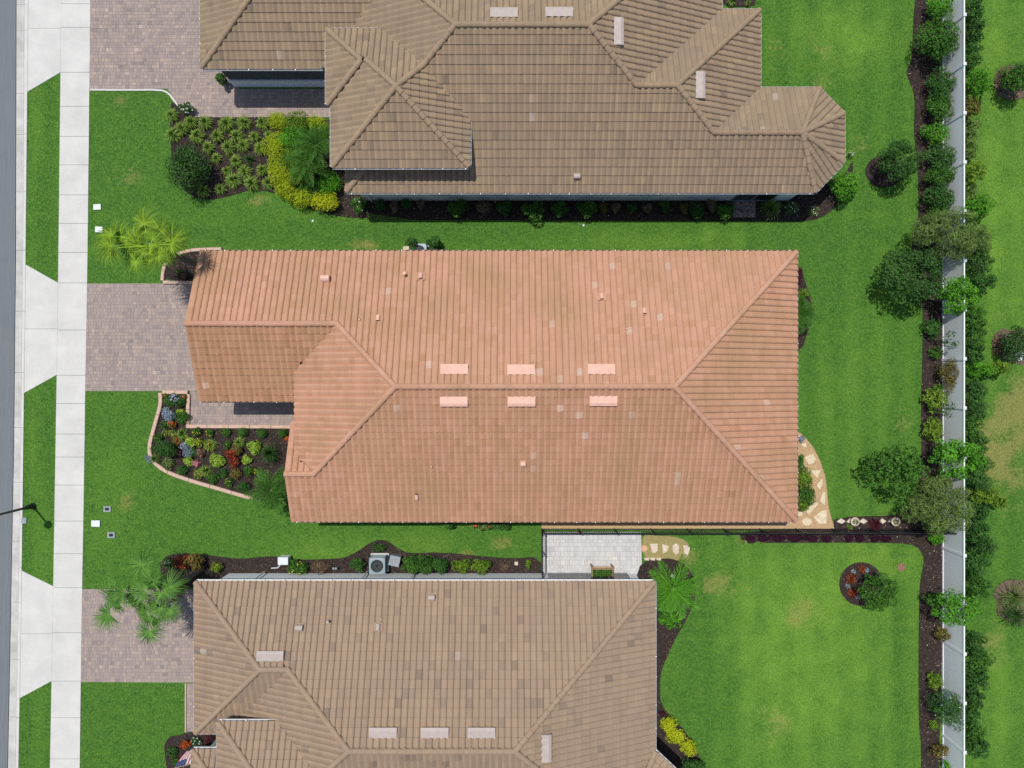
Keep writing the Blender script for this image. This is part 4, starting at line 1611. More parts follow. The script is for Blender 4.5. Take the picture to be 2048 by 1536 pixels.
def fan_mesh(name, Lp, Rf, nb, seed, m, spread=250):
    """fan frond: stalk along +x, blade of nb narrow pleated segments at its end"""
    r = np.random.default_rng(seed)
    V, T, q4, t3 = [], [], [], []
    for i in range(5):
        u = i / 4
        z = .25 * Lp * math.sin(u * 1.9)
        ww = .022 * (1 - .45 * u)
        V += [(Lp * u, -ww, z), (Lp * u, ww, z)]
        T += [.95, .95]
    for i in range(4):
        q4.append((2 * i, 2 * i + 2, 2 * i + 3, 2 * i + 1))
    hz = .25 * Lp * math.sin(1.9)
    hub = np.array([Lp, 0, hz])
    for k in range(nb):
        a = math.radians(-spread / 2 + spread * k / (nb - 1)) + r.normal(0, .03)
        ln = Rf * (1 - .30 * abs(a) / math.radians(spread / 2)) * r.uniform(.88, 1.05)
        d = np.array([math.cos(a), math.sin(a), 0])
        s = np.array([-d[1], d[0], 0])
        w1 = Rf * .021
        lift = (.16 if k % 2 else .06)
        t = min(1, max(0, r.normal(.5, .22)))
        p1 = hub + d * ln * .30 + np.array([0, 0, .02 + ln * .08])
        p2 = hub + d * ln * .68 + np.array([0, 0, ln * (.06 - .10 * r.random())])
        tip = hub + d * ln + s * r.normal(0, .09) * ln + np.array([0, 0, -ln * r.uniform(.10, .42)])
        b = len(V)
        V += [tuple(hub), tuple(p1 - s * w1 + [0, 0, lift * w1]), tuple(p1 + s * w1 + [0, 0, -lift * w1]), tuple(p2 - s * w1 * .75), tuple(p2 + s * w1 * .75 + [0, 0, .01]), tuple(tip)]
        T += [min(1, t + .3), t, t * .7, t, t * .8, min(1, t + .15)]
        t3 += [(b, b + 2, b + 1), (b + 3, b + 4, b + 5)]
        q4 += [(b + 1, b + 2, b + 4, b + 3)]
    me = np_mesh(name, np.array(V), [np.array(q4), np.array(t3)], np.array(T))
    me.materials.append(m)
    return me


def palm_trunk(root, base, top, r0, r1, m, rings=9):
    mb = MB()
    pts, rad = [], []
    for i in range(rings * 2 + 1):
        u = i / (rings * 2)
        pts.append(Vector(base).lerp(Vector(top), u))
        rad.append((r0 + (r1 - r0) * u) * (1.10 if i % 2 == 0 else .94))
    mb.tube(pts, rad, 10)
    return mb.build('trunk', m, root)


def feather_palm(label, px, py, zt_, L, n, kind, seed, base=None, name='feather_palm', group=None, droop=.55, leaf_l=.34, up=(.1, .9), sector=None, th=.0):
    c = P(px, py, zt_)
    root = thing(name, label, 'palm', (c.x, c.y, 0), group)
    palm_trunk(root, (c.x, c.y, 0), c + Vector((0, 0, .05)), .10, .09, BARK)
    rnd = random.Random(seed)
    mes = [frond_mesh('frond', 1.0, droop * f, 24, leaf_l / L, .0125 / L, seed + i, LM(kind)) for i, f in enumerate((.9, 1.1, 1.3))]
    for i in range(n):
        o = fresh('frond', mes[i % 3], root)
        o.location = (0, 0, c.z)
        a = (i * 2.399 + rnd.uniform(-.2, .2))
        if sector:
            a = math.radians(rnd.uniform(*sector))
        el = up[0] + (up[1] - up[0]) * (i / n) ** 1.3
        o.rotation_euler = (0, -el, a)
        s = L * rnd.uniform(.8, 1.1)
        o.scale = (s, s, s)
    return root


def fan_palm(label, crown, zt_, base_h, fronds, kind, seed, dead=0, group=None, lean=(0, 0)):
    """fronds: list of (hub px, hub py, fan radius m, heading degrees in the photo or None)"""
    c = P(crown[0], crown[1], zt_)
    root = thing('fan_palm', label, 'palm', (c.x + lean[0], c.y + lean[1], 0), group)
    palm_trunk(root, (c.x + lean[0], c.y + lean[1], 0), c, .17, .13, BARK, 14)
    rnd = random.Random(seed)
    hubc = c - wloc(root)
    for i, (hx, hy, R, hd) in enumerate(fronds):
        R = R * (1.15 if kind == 'palmblue' else .92)
        zz = zt_ + rnd.uniform(-.35, .35)
        hb = P(hx, hy, zz) - c
        Lp = max(.25, math.hypot(hb.x, hb.y))
        me = fan_mesh('frond', Lp, R * .98, 38, seed * 50 + i, LM(kind), rnd.uniform(210, 290))
        o = fresh('frond', me, root)
        o.location = hubc
        az = math.atan2(hb.y, hb.x) if Lp > .26 else rnd.uniform(0, 6.28)
        o.rotation_euler = (rnd.uniform(-.6, .6), rnd.uniform(-.35, .35), az)
    for i in range(dead):
        me = fan_mesh('dead_frond', rnd.uniform(.3, .6), .75, 18, seed * 70 + i, LM('brown'), 200)
        o = fresh('dead_frond', me, root)
        o.location = hubc - Vector((0, 0, .35))
        o.rotation_euler = (rnd.uniform(-.3, .3), rnd.uniform(.6, 1.1), rnd.uniform(0, 6.28))
    return root


# ---- fan palm at the middle driveway
fan_palm('bright yellow-green fan palm overhanging the corner of the middle house', (302, 494), 4.9, 0,
         [(299, 452, 1.15, 0), (246, 468, 1.20, 0), (236, 486, 1.25, 0), (231, 505, 1.10, 0), (272, 522, 1.00, 0), (346, 476, 1.00, 0), (325, 464, .95, 0), (284, 468, .95, 0), (262, 497, 1.0, 0),
          (352, 498, .95, 0), (318, 512, .9, 0), (290, 505, .85, 0), (338, 484, .9, 0), (300, 484, .8, 0), (256, 480, 1.0, 0), (312, 480, .8, 0), (244, 512, .9, 0), (275, 478, .9, 0), (322, 500, .8, 0), (306, 516, .8, 0), (334, 508, .8, 0), (288, 490, .7, 0), (316, 492, .7, 0)], 'palmbright', 3, dead=5)
# ---- fan palm over the lower driveway
fan_palm('grey-green fan palm spreading over the lower driveway', (322, 1186), 3.2, 0,
         [(276, 1138, .95, 0), (238, 1176, 1.0, 0), (286, 1184, .9, 0), (341, 1172, .95, 0), (244, 1197, 1.0, 0), (236, 1228, .95, 0), (284, 1206, .8, 0), (321, 1234, .95, 0), (308, 1256, .95, 0), (294, 1222, .85, 0), (308, 1156, .8, 0), (318, 1200, .7, 0), (330, 1210, .7, 0), (268, 1190, .7, 0), (255, 1186, .85, 0), (300, 1168, .8, 0), (330, 1188, .75, 0), (262, 1206, .8, 0), (334, 1222, .8, 0), (300, 1236, .85, 0)], 'palmblue', 5, dead=9, lean=(.55, .35))
# ---- feather palms
feather_palm('feathery green palm among the gold shrubs, nearer the tower eave', 634, 293, 1.9, 1.15, 20, 'mid', 31, up=(-.05, 1.0), droop=.7, group='pair of feather palms in the upper bed')
feather_palm('feathery green palm among the gold shrubs, nearer the lawn', 614, 328, 1.6, 1.15, 20, 'mid', 41, up=(-.05, 1.0), droop=.7, group='pair of feather palms in the upper bed')
feather_palm('feathery dark green palm at the tip of the pink-edged flower bed', 543, 980, 1.8, 1.25, 24, 'mid', 51, leaf_l=.34, up=(-.05, 1.0), droop=.7)
feather_palm('large glossy feather palm at the corner of the lower house', 1344, 1176, 2.0, 1.55, 21, 'bright', 61, leaf_l=.40, up=(-.05, 1.05), droop=.75)
feather_palm('feather palm half hidden under the right-hand eave of the middle house', 1593, 626, 1.3, 1.05, 22, 'mid', 71, leaf_l=.36)

# ---- upper entry bed
G = 'strap-leaved clumps in the upper entry bed'
STR = [  # rows from the paver walk towards the lawn: (px, py, radius)
    ('first row along the paver walk', [(347, 233, .33), (386, 247, .36), (414, 248, .36), (457, 251, .42), (491, 248, .36), (527, 248, .35)]),
    ('second row from the paver walk', [(368, 260, .38), (349, 273, .36), (398, 275, .38), (438, 275, .36), (477, 275, .36), (512, 276, .31), (540, 273, .26)]),
    ('middle row of the bed', [(420, 298, .34), (460, 298, .36), (490, 294, .36), (523, 300, .34)]),
    ('fourth row from the paver walk', [(436, 319, .28), (475, 325, .34), (456, 344, .26), (493, 346, .36), (527, 342, .32)]),
    ('last row beside the lawn curve', [(470, 363, .40), (507, 370, .40), (540, 368, .34), (410, 384, .33), (444, 380, .30)]),
]
ORD = ['first', 'second', 'third', 'fourth', 'fifth', 'sixth', 'seventh']
for row, pts in STR:
    order = sorted(range(len(pts)), key=lambda i: pts[i][0])
    for k, i in enumerate(order):
        x, y, R = pts[i]
        clump('strap-leaved clump, %s from the street in the %s' % (ORD[k], row), x, y, R * 1.38, R * 1.1, 'strap', group=G, n=120, w=.040)
shrub('dark dense round tree at the street end of the upper entry bed', 374, 338, 40, 44, 2.0, 'dark', 'round_tree', 'tree', None, (.085, .05), 420, 13, True)
clump('dark wispy clump in the upper bed between pale strap plants', 502, 322, .45, .4, 'dark', n=60, w=.02)
shrub('white-flowered shrub at the bend of the upper paver walk', 372, 217, 15, 11, .8, 'deep', 'flowering_shrub', 'shrub', None, (.07, .045), 420, 5, flowers=('white', 26, .09))
shrub('small clipped shrub under the upper garage eave', 444, 160, 12, 12, 1.1, 'deep', 'shrub', 'shrub', None, (.07, .045), 420, 5)
GG = 'gold mound shrubs in the upper bed'
for x, y, rx, ry, h, kd, lb in (
        (556, 244, 17, 15, .9, 'gold', 'olive-gold mound shrub touching the upper paver walk'),
        (592, 245, 24, 17, 1.1, 'yellowgreen', 'big yellow-green mound shrub by the upper paver walk'),
        (634, 249, 17, 13, 1.0, 'gold', 'yellow-green shrub between tower eave and paver walk'),
        (553, 293, 20, 24, 1.1, 'gold', 'bright gold mound shrub facing the strap-leaved clumps'),
        (585, 275, 25, 22, 1.2, 'bright', 'green mound shrub behind the upper gold shrubs'),
        (559, 338, 22, 24, 1.1, 'gold', 'large gold mound shrub halfway down the upper bed'),
        (580, 322, 17, 20, 1.2, 'yellowgreen', 'lime mound shrub tucked beside the two feather palms'),
        (572, 377, 18, 16, 1.0, 'gold', 'gold mound shrub above the lawn curve'),
        (596, 355, 20, 17, 1.1, 'yellowgreen', 'yellow-green mound in the middle of the gold group'),
        (605, 396, 24, 16, 1.0, 'gold', 'gold mound shrub at the lowest bend of the upper bed'),
        (649, 403, 23, 17, 1.1, 'chartreuse', 'brightest yellow mound shrub at the end of the gold group'),
        (630, 374, 22, 16, 1.1, 'mid', 'green mound between the two lowest gold shrubs'),
        (655, 366, 20, 22, 1.2, 'bright', 'bright green mound under the tower corner')):
    shrub(lb, x, y, rx * 1.15, ry * 1.15, h, kd, 'mound_shrub', 'shrub', GG, (.060, .038), 520, 9, tight=.55, size=.52)

ORD2 = ORD + ['eighth', 'ninth', 'tenth', 'eleventh', 'twelfth', 'thirteenth', 'fourteenth', 'fifteenth', 'sixteenth', 'seventeenth', 'eighteenth', 'nineteenth', 'twentieth']
# ---- shaded shrubs along the upper house wall
GW_ = 'shrubs in the shade of the upper house wall'
xs = [(714, 409, 16, 15, 'deep', 'white'), (760, 411, 9, 11, 'dark', None), (788, 413, 9, 10, 'brown', None), (812, 408, 10, 10, 'dark', None), (842, 410, 9, 10, 'brown', None), (915, 417, 23, 17, 'deep', None), (967, 416, 14, 14, 'brown', None), (1009, 418, 15, 15, 'dark', None), (1068, 422, 25, 17, 'deep', 'lime'), (1118, 417, 19, 16, 'dark', None), (1172, 418, 20, 16, 'deep', None), (1206, 416, 10, 11, 'bronze', None), (1231, 417, 9, 10, 'brown', None), (1262, 416, 10, 10, 'dark', None), (1294, 417, 11, 10, 'brown', None), (1330, 412, 11, 12, 'dark', None), (1368, 416, 9, 10, 'bronze', None), (1392, 421, 16, 18, 'dark', None), (1424, 412, 11, 15, 'brown', None), (1449, 422, 19, 17, 'deep', None)]
for k, (x, y, rx, ry, kd, fl) in enumerate(xs):
    size = 'large' if rx > 18 else ('mid-sized' if rx > 13 else 'small')
    tone = {'deep': 'green', 'dark': 'dark green', 'brown': 'brownish', 'bronze': 'bronze'}[kd]
    where = ('nearest the street' if k == 0 else 'nearest the paver landing' if k == len(xs) - 1 else '%s from the street' % ORD2[k])
    shrub('%s %s shrub by the shaded upper wall, %s' % (size, tone, where), x, y, rx, ry, .55 + rx * .025, {'deep': 'mid', 'dark': 'deep', 'brown': 'straw', 'bronze': 'bronze'}[kd], 'shrub', 'shrub', GW_, (.08, .05), 330, 5, flowers=(fl, 14, .08) if fl else None)  # leaf colours swapped for lighter kinds to brighten shrubs standing in the shade
clump('long pale grassy plant spilling out of the upper house shade', 1537, 420, .75, .8, 'strap', n=110, w=.022, name='grass_clump')
clump('white-flowered iris-like clump near the bay of the upper house', 1577, 419, .55, .6, 'olive', n=70, w=.022, name='iris_clump', flowers=('white', 16, .07))
clump('white-flowered iris-like clump at the lawn edge below the bay', 1622, 424, .45, .5, 'olive', n=60, w=.022, name='iris_clump', flowers=('white', 16, .07))
clump('sparse white-flowered clump beside the bay wall', 1697, 312, .30, .4, 'olive', n=30, w=.02, name='iris_clump', flowers=('white', 18, .06))
shrub('bright green round shrub at the bay corner of the upper house', 1689, 372, 30, 28, 1.6, 'bright', 'shrub', 'shrub', None, (.085, .055), 380, 11)
clump('yellow-striped strap plant by the notch of the upper house', 1461, 6, .35, .4, 'strap', n=60, w=.04)
clump('small striped strap plant by the notch, farther from the house', 1494, 10, .22, .3, 'strap', n=40, w=.035)

# ---- trees and shrubs of the back gardens
TREES = [
    ('dark round tree on the mulch ring in the upper right lawn', 1800, 322, 37, 36, 2.6, 'dark', (.085, .052), 400, 14),
    ('broad dark tree on the lawn edge behind the middle house', 1824, 552, 58, 52, 3.2, 'dark', (.10, .06), 330, 18),
    ('bright green young tree leaning over the fence behind the middle house', 1913, 592, 36, 32, 2.8, 'bright', (.10, .062), 330, 12),
    ('leafy green tree on the lawn above the stepping stone bed', 1790, 940, 52, 46, 2.9, 'mid', (.13, .085), 250, 12),
    ('bright green tree over the fence above the olive tree', 1909, 914, 42, 36, 2.9, 'bright', (.11, .07), 290, 12),
    ('green ball tree on the round mulch ring in the lower lawn', 1757, 1180, 34, 32, 1.9, 'mid', (.085, .055), 400, 13),
    ('bright open tree over the fence beside the lower lawn', 1910, 1214, 37, 32, 2.9, 'bright', (.10, .06), 230, 11),
]
for lb, x, y, rx, ry, h, kd, lf, dn, k in TREES:
    shrub(lb, x, y, rx, ry, h, kd, 'garden_tree', 'tree', 'garden trees near the fence', lf, dn, k, True, tight=.80, size=.29)
shrub('feathery olive-green tree across the fence near the upper house', 1893, 466, 66, 42, 3.4, 'olive', 'feathery_tree', 'tree', None, (.17, .028), 420, 16, True, tight=.80, size=.30)
shrub('feathery olive-green tree where the black railing meets the fence', 1880, 1014, 54, 50, 3.3, 'olive', 'feathery_tree', 'tree', None, (.17, .028), 420, 16, True, tight=.80, size=.30)
shrub('leafy branch-like green shrub reaching from bed to fence beside the lower lawn', 1866, 1202, 17, 15, 1.7, 'mid', 'shrub', 'shrub', None, (.10, .06), 260, 7)
GB = 'shrubs in the fence bed'
FB = [
    ('bright green fence shrub cut off by the top of the frame', 1880, 14, 25, 24, 1.7, 'bright', (.09, .055)),
    ('largest dark green fence shrub, below the top one', 1875, 80, 40, 46, 2.3, 'mid', (.09, .055)),
    ('clipped dark hedge ball by the mulch bulge, upper of two', 1880, 168, 29, 25, 1.6, 'deep', (.075, .05)),
    ('clipped dark hedge ball by the mulch bulge, lower of two', 1882, 213, 26, 30, 1.6, 'mid', (.075, .05)),
    ('small bright lime hedge ball between dark hedge balls', 1873, 268, 27, 20, 1.3, 'bright', (.065, .045)),
    ('dark hedge ball just under the small bright one', 1882, 314, 28, 25, 1.6, 'deep', (.075, .05)),
    ('middle hedge ball of the three below the bright one', 1880, 353, 28, 23, 1.6, 'mid', (.075, .05)),
    ('lowest hedge ball of the three below the bright one', 1880, 392, 28, 26, 1.6, 'deep', (.075, .05)),
    ('loose small shrub above the feathery olive tree by the fence', 1878, 424, 18, 15, 1.3, 'mid', (.08, .05)),
    ('glossy shrub in the fence bed below the bright young tree', 1867, 657, 20, 19, 1.0, 'deep', (.10, .06)),
    ('small low shrub with dark leaves halfway down the fence bed', 1873, 705, 12, 12, .7, 'mid', (.08, .05)),
    ('wispy bronze shrub against the fence panel', 1899, 748, 22, 32, 1.6, 'bronze', (.10, .03)),
    ('yellow-green glossy shrub below the wispy bronze one', 1871, 796, 22, 24, 1.1, 'yellowgreen', (.11, .07)),
    ('dark yellowish shrub below the thin sapling in the fence bed', 1869, 858, 22, 22, 1.0, 'yellowgreen', (.11, .065)),
    ('reddish bronze shrub just above the lower olive tree', 1882, 960, 20, 14, 1.1, 'bronze', (.12, .06)),
    ('small bright shrub at the end of the black railing', 1874, 1078, 15, 12, .9, 'bright', (.10, .06)),
    ('bronze-tipped shrub by the fence below the open tree', 1887, 1268, 15, 13, 1.0, 'bronze', (.10, .06)),
    ('olive speckled shrub in the fence bed of the lower lawn', 1873, 1364, 14, 17, .9, 'yellowgreen', (.08, .05)),
    ('tiny yellowish shrub near the bottom of the fence bed', 1869, 1450, 10, 10, .5, 'yellowgreen', (.07, .04)),
    ('orange-tipped shrub near the bottom of the fence bed', 1881, 1500, 18, 13, .9, 'bronze', (.09, .055)),
    ('small bright shrub at the bottom frame edge by the fence', 1908, 1534, 18, 12, 1.2, 'bright', (.09, .055)),
]
for lb, x, y, rx, ry, h, kd, lf in FB:
    shrub(lb, x - 2, y, rx, ry, h, kd, 'shrub', 'shrub', GB, lf, 330 if kd != 'bronze' else 260, 9, flowers=('orange', 20, .08) if lb.startswith('orange') else None)
shrub('slim white-flowered tree on stakes by the lower fence', 1896, 1418, 29, 34, 2.2, 'deep', 'slender_tree', 'tree', None, (.15, .03), 260, 10, True, flowers=('white', 14, .10))


def sapling(label, bx, by, px, py, h):
    root = thing('sapling', label, 'sapling', P(bx, by, 0))
    top = P(px, py, h)
    MB().tube([P(bx, by, 0), P(bx, by, 0).lerp(top, .6), top], [.022, .016, .008], 6).build('stem', BARKG, root)
    blobs = [(top.x + random.uniform(-.3, .3), top.y + random.uniform(-.35, .35), top.z - random.uniform(0, .5), .16, .16, .12) for _ in range(9)]
    V, Fc, T = leaf_cloud(blobs, 110, .13, .07, nseed())
    place(root, 'foliage', V, Fc, T, LM('dark'))


sapling('thin sapling with few leaves against the upper fence panel', 1866, 680, 1903, 678, 1.7)
sapling('thin sapling on a long bare stem beside the yellow-green shrub', 1858, 820, 1902, 817, 1.9)

# hedge row beyond the fence
GH = 'hedge shrubs on the far side of the fence'
HEDGE = [
    (1944, 18, 19, 28, 'deep', 'green hedge shrub beyond the fence at the top of the frame'),
    (1946, 66, 20, 28, 'dark', 'dark hedge shrub beyond the fence opposite the largest fence shrub'),
    (1942, 112, 17, 26, 'deep', 'green hedge shrub just above the bulging bright one beyond the fence'),
    (1956, 166, 25, 28, 'bright', 'bulging bright hedge shrub beyond the fence beside the upper right mulch ring'),
    (1941, 214, 14, 24, 'bronze', 'bronze thin hedge shrub just below the bulging bright one beyond the fence'),
    (1941, 258, 14, 24, 'olive', 'olive hedge shrub beyond the fence opposite the small bright lime ball'),
    (1939, 300, 13, 24, 'olive', 'thin olive hedge shrub hugging the fence opposite a dark hedge ball'),
    (1946, 346, 19, 24, 'yellowgreen', 'yellow-green hedge shrub beyond the fence opposite the middle hedge ball'),
    (1937, 384, 12, 20, 'olive', 'narrowest olive hedge shrub beyond the fence opposite the lowest hedge ball'),
    (1955, 414, 27, 24, 'bright', 'bright hedge shrub beyond the fence just above the upper olive tree'),
    (1952, 484, 26, 26, 'olive', 'olive hedge shrub beyond the fence under the upper olive tree'),
    (1957, 528, 27, 28, 'dark', 'dark spreading hedge shrub beyond the fence below the upper olive tree'),
    (1964, 566, 25, 20, 'deep', 'green hedge shrub beyond the fence above the bright leaning tree'),
    (1949, 634, 21, 26, 'mid', 'mid-green hedge shrub beyond the fence right below the bright leaning tree'),
    (1948, 674, 21, 24, 'mid', 'mid-green hedge shrub beyond the fence opposite the thin upper sapling'),
    (1946, 706, 20, 22, 'deep', 'dark green hedge shrub just above the bright arm beyond the fence'),
    (1960, 738, 25, 18, 'bright', 'bright hedge shrub beyond the fence opposite the wispy bronze shrub'),
    (1992, 736, 23, 13, 'yellowgreen', 'yellow-green arm of hedge reaching towards the white-ringed tree'),
    (1948, 782, 20, 26, 'deep', 'green hedge shrub beyond the fence opposite the yellow-green glossy shrub'),
    (1946, 818, 20, 22, 'dark', 'dark hedge shrub beyond the fence opposite the long-stemmed sapling'),
    (1942, 854, 16, 24, 'mid', 'slim mid-green hedge shrub beside the dry yellow turf'),
    (1952, 888, 23, 24, 'deep', 'green hedge shrub behind the bright tree over the lower fence'),
    (1954, 928, 23, 22, 'mid', 'mid-green hedge shrub below the bright tree over the lower fence'),
    (1956, 962, 23, 22, 'deep', 'green hedge shrub just above the yellow hedge arm'),
    (1966, 990, 28, 18, 'yellowgreen', 'yellow-green hedge shrub beyond the fence beside the lower olive tree'),
    (1994, 1002, 19, 12, 'yellowgreen', 'yellow hedge arm reaching out over the turf beside the lower olive tree'),
    (1950, 1026, 21, 24, 'dark', 'dark hedge shrub beyond the fence under the yellow hedge arm'),
    (1954, 1062, 23, 24, 'deep', 'green hedge shrub beyond the fence where the black railing ends'),
    (1964, 1094, 25, 19, 'dark', 'dark hedge shrub pointing outward below the end of the railing'),
    (1950, 1130, 21, 24, 'deep', 'green hedge shrub beyond the fence beside the bare mulch corner'),
    (1954, 1172, 23, 26, 'mid', 'mid-green hedge shrub just above the open bright tree at the fence'),
    (1949, 1284, 20, 22, 'deep', 'green hedge shrub beyond the fence just below the gap in the hedge'),
    (1956, 1318, 25, 24, 'mid', 'broad hedge shrub beyond the fence below the gap in the hedge'),
    (1954, 1354, 23, 24, 'deep', 'green hedge shrub beyond the fence opposite the olive speckled shrub'),
    (1946, 1392, 18, 22, 'dark', 'dark slim hedge shrub beyond the fence above the white-flowered tree'),
    (1942, 1430, 15, 22, 'deep', 'slim hedge shrub beyond the fence beside the white-flowered tree'),
    (1946, 1462, 18, 18, 'mid', 'small mid-green hedge shrub below the white-flowered tree'),
    (1954, 1490, 22, 22, 'deep', 'lowest hedge shrub beyond the fence, opposite the orange-tipped shrub'),
]
for x, y, rx, ry, kd, lb in HEDGE:
    shrub(lb, x - 1, y, rx * .90, ry * .90, 1.6 if rx > 15 else 1.2, kd, 'hedge_shrub', 'shrub', GH, (.12, .05), 300, 12, tight=.78, size=.34)
# beyond the fence
shrub('green tree on the brown mulch ring in the upper right corner', 2034, 156, 24, 30, 2.2, 'mid', 'round_tree', 'tree', None, (.085, .055), 380, 10, True)
clump('brown dried grass clump on the upper right mulch ring', 2003, 158, .8, .5, 'brown', n=90, w=.03, name='grass_clump')
shrub('dark tree at the right edge standing in a white ring', 2034, 690, 25, 34, 2.2, 'dark', 'round_tree', 'tree', None, (.085, .055), 330, 10, True)
clump('dark bronze grass clump beside the white-ringed tree', 2003, 692, .85, .6, 'brown', n=110, w=.03, name='grass_clump')
clump('dark green arching grass beyond the fence, upper of two', 2014, 1190, .95, .9, 'olive', n=120, w=.03, name='grass_clump')
clump('dark green arching grass beyond the fence, lower of two', 2016, 1225, .95, .9, 'dark', n=120, w=.03, name='grass_clump')
rg = MB()
c = P(2034, 712)
for r0_, z_ in ((.24, .20),):
    rg.lathe((c.x, c.y, 0), [(.20, 0), (.25, .20), (.225, .20), (.19, .05)], 20)
tag(rg.build('tree_ring', PALEBOX), 'white round collar at the foot of the dark right-edge tree', 'planter')

# ---- flower bed of the middle house
GF = 'plants of the pink-edged flower bed'


def fpx(x, y):        # close-up coordinates of the bed
    return 280 + x / 5.91, 760 + y / 5.91


for x, y, r, lb in ((1203, 618, .27, 'clipped green ball nearest the street in the row under the entry walk'), (1438, 630, .26, 'middle clipped green ball in the row under the entry walk'), (1680, 630, .235, 'clipped green ball nearest the house wall')):
    a, b = fpx(x, y)
    rp = r * F / H
    shrub(lb, a, b, rp, rp, .5, 'mid', 'boxwood_ball', 'shrub', GF, (.035, .022), 620, 3, tight=.2, size=.75)
FLW = [
    # x, y, radius px(close-up), height, kind, blossom, label
    (415, 215, 60, .42, 'deep', ('lilac', 46, .085), 'lilac-flowered mound in the top corner of the flower bed'),
    (345, 255, 55, .35, 'mid', None, 'leafy green mound under the lilac flowers'),
    (470, 265, 60, .40, 'deep', None, 'dark green mound right of the lilac flowers'),
    (520, 205, 35, .30, 'mid', ('scarlet', 14, .08), 'small red-flowered plant in the top corner by the pavers'),
    (305, 185, 26, .22, 'mid', ('scarlet', 8, .07), 'tiny red-flowered plant at the top left edging'),
    (330, 415, 80, .40, 'silver', ('lilac', 30, .07), 'silver-blue mound with lilac flowers by the curved edging'),
    (505, 430, 72, .50, 'mid', None, 'round green shrub at the inner corner of the edging'),
    (475, 375, 34, .42, 'lime', ('yellow', 10, .06), 'small lime plant on top of the green corner shrub'),
    (300, 525, 48, .35, 'deep', None, 'dark green mound left of the scarlet flowers'),
    (382, 525, 40, .40, 'mid', ('scarlet', 46, .085), 'scarlet flower head in the narrow part of the bed'),
    (300, 625, 40, .25, 'olive', ('yellow', 12, .05), 'small yellow-dotted plant below the scarlet flowers'),
    (205, 690, 60, .35, 'deep', ('yellow', 10, .05), 'dark shrub against the left curve of the edging'),
    (395, 640, 48, .35, 'olive', ('yellow', 26, .06), 'yellow-flowered clump in the upper bed'),
    (655, 615, 52, .35, 'deep', ('yellow', 16, .06), 'dark yellow-flowered plant along the entry walk edging'),
    (825, 625, 45, .32, 'mid', ('yellow', 6, .08), 'small plant with one bright yellow bloom'),
    (1010, 620, 50, .35, 'mid', None, 'fresh green plant before the row of clipped balls'),
    (435, 725, 55, .40, 'bronze', ('scarlet', 14, .07), 'orange-bronze plant above the dark cone shrub'),
    (535, 780, 52, .35, 'silver', ('lilac', 16, .06), 'silver-blue plant right of the dark cone shrub'),
    (485, 860, 36, .35, 'maroon', ('pink', 22, .08), 'crimson-flowered plant at the dark cone shrub'),
    (575, 860, 52, .35, 'silver', None, 'blue-grey leafy plant in the middle of the bed'),
    (600, 730, 60, .40, 'lime', None, 'lime green rosette in the middle of the bed'),
    (700, 745, 50, .40, 'yellowgreen', ('yellow', 22, .06), 'yellow-flowered leafy plant beside the lime rosette'),
    (720, 860, 52, .30, 'straw', ('pink', 12, .06), 'pale dried plant in the middle of the bed'),
    (575, 955, 52, .32, 'lime', None, 'small lime rosette near the lower curve'),
    (660, 985, 34, .25, 'pink', ('pink', 20, .06), 'pink-flowered little plant beside the small lime rosette'),
    (925, 950, 82, .40, 'lime', None, 'largest lime rosette in the flower bed'),
    (1085, 880, 60, .55, 'red', ('scarlet', 26, .08), 'red-leaved shrub with scarlet tips'),
    (1110, 970, 62, .50, 'red', ('scarlet', 10, .08), 'bronze-red shrub below the scarlet one'),
    (1150, 830, 60, .50, 'bronze', None, 'bronze leafy shrub above the red shrubs'),
    (1265, 950, 55, .35, 'lime', None, 'lime rosette right of the red shrubs'),
    (1355, 800, 75, .40, 'lime', None, 'lime rosette beside the dark grass clump'),
    (1030, 765, 42, .32, 'deep', ('yellow', 5, .07), 'dark little plant with a yellow bloom at mid bed'),
    (505, 1065, 60, .35, 'deep', None, 'dark green mound along the lower curved edging'),
    (320, 985, 70, .35, 'olive', ('white', 12, .05), 'olive grassy mound inside the lower left curve'),
    (690, 1105, 62, .35, 'olive', ('yellow', 30, .06), 'yellow and red flowered mound along the lower edging'),
    (850, 1165, 60, .35, 'mid', None, 'green mound by the lower edging'),
    (985, 1100, 50, .30, 'deep', None, 'grey-green mound at lower mid bed'),
    (1135, 1110, 62, .42, 'bronze', None, 'olive-bronze shrub below the red shrubs'),
    (1045, 1215, 52, .30, 'deep', ('yellow', 16, .06), 'yellow-dotted mound near the last edging blocks'),
    (1290, 1080, 52, .40, 'mid', None, 'green leafy plant left of the feather palm'),
    (1385, 1090, 36, .35, 'yellowgreen', ('yellow', 10, .06), 'yellow-green plant touching the feather palm'),
    (1215, 1265, 62, .45, 'deep', None, 'dark green mound where the edging meets the palm'),
    (1750, 700, 34, .40, 'orange', None, 'small orange plant against the house corner'),
    (105, 925, 42, .22, 'silver', None, 'silver trailing plant hanging over the edging'),
]
for x, y, r, h, kd, fl, lb in FLW:
    a, b = fpx(x, y)
    rp = r / 5.91 * 1.18
    shrub(lb, a, b, rp, rp * .95, h * 1.15, kd, 'bedding_plant', 'plant', GF, (.075, .038) if kd != 'lime' else (.11, .05), 420, 5, flowers=fl, tight=.5, size=.5)
shrub('tall dark cone-shaped shrub casting shade in the flower bed', 330, 898, 26, 18, 1.25, 'dark', 'cone_shrub', 'shrub', GF, (.05, .03), 480, 9, tight=.45, size=.5)
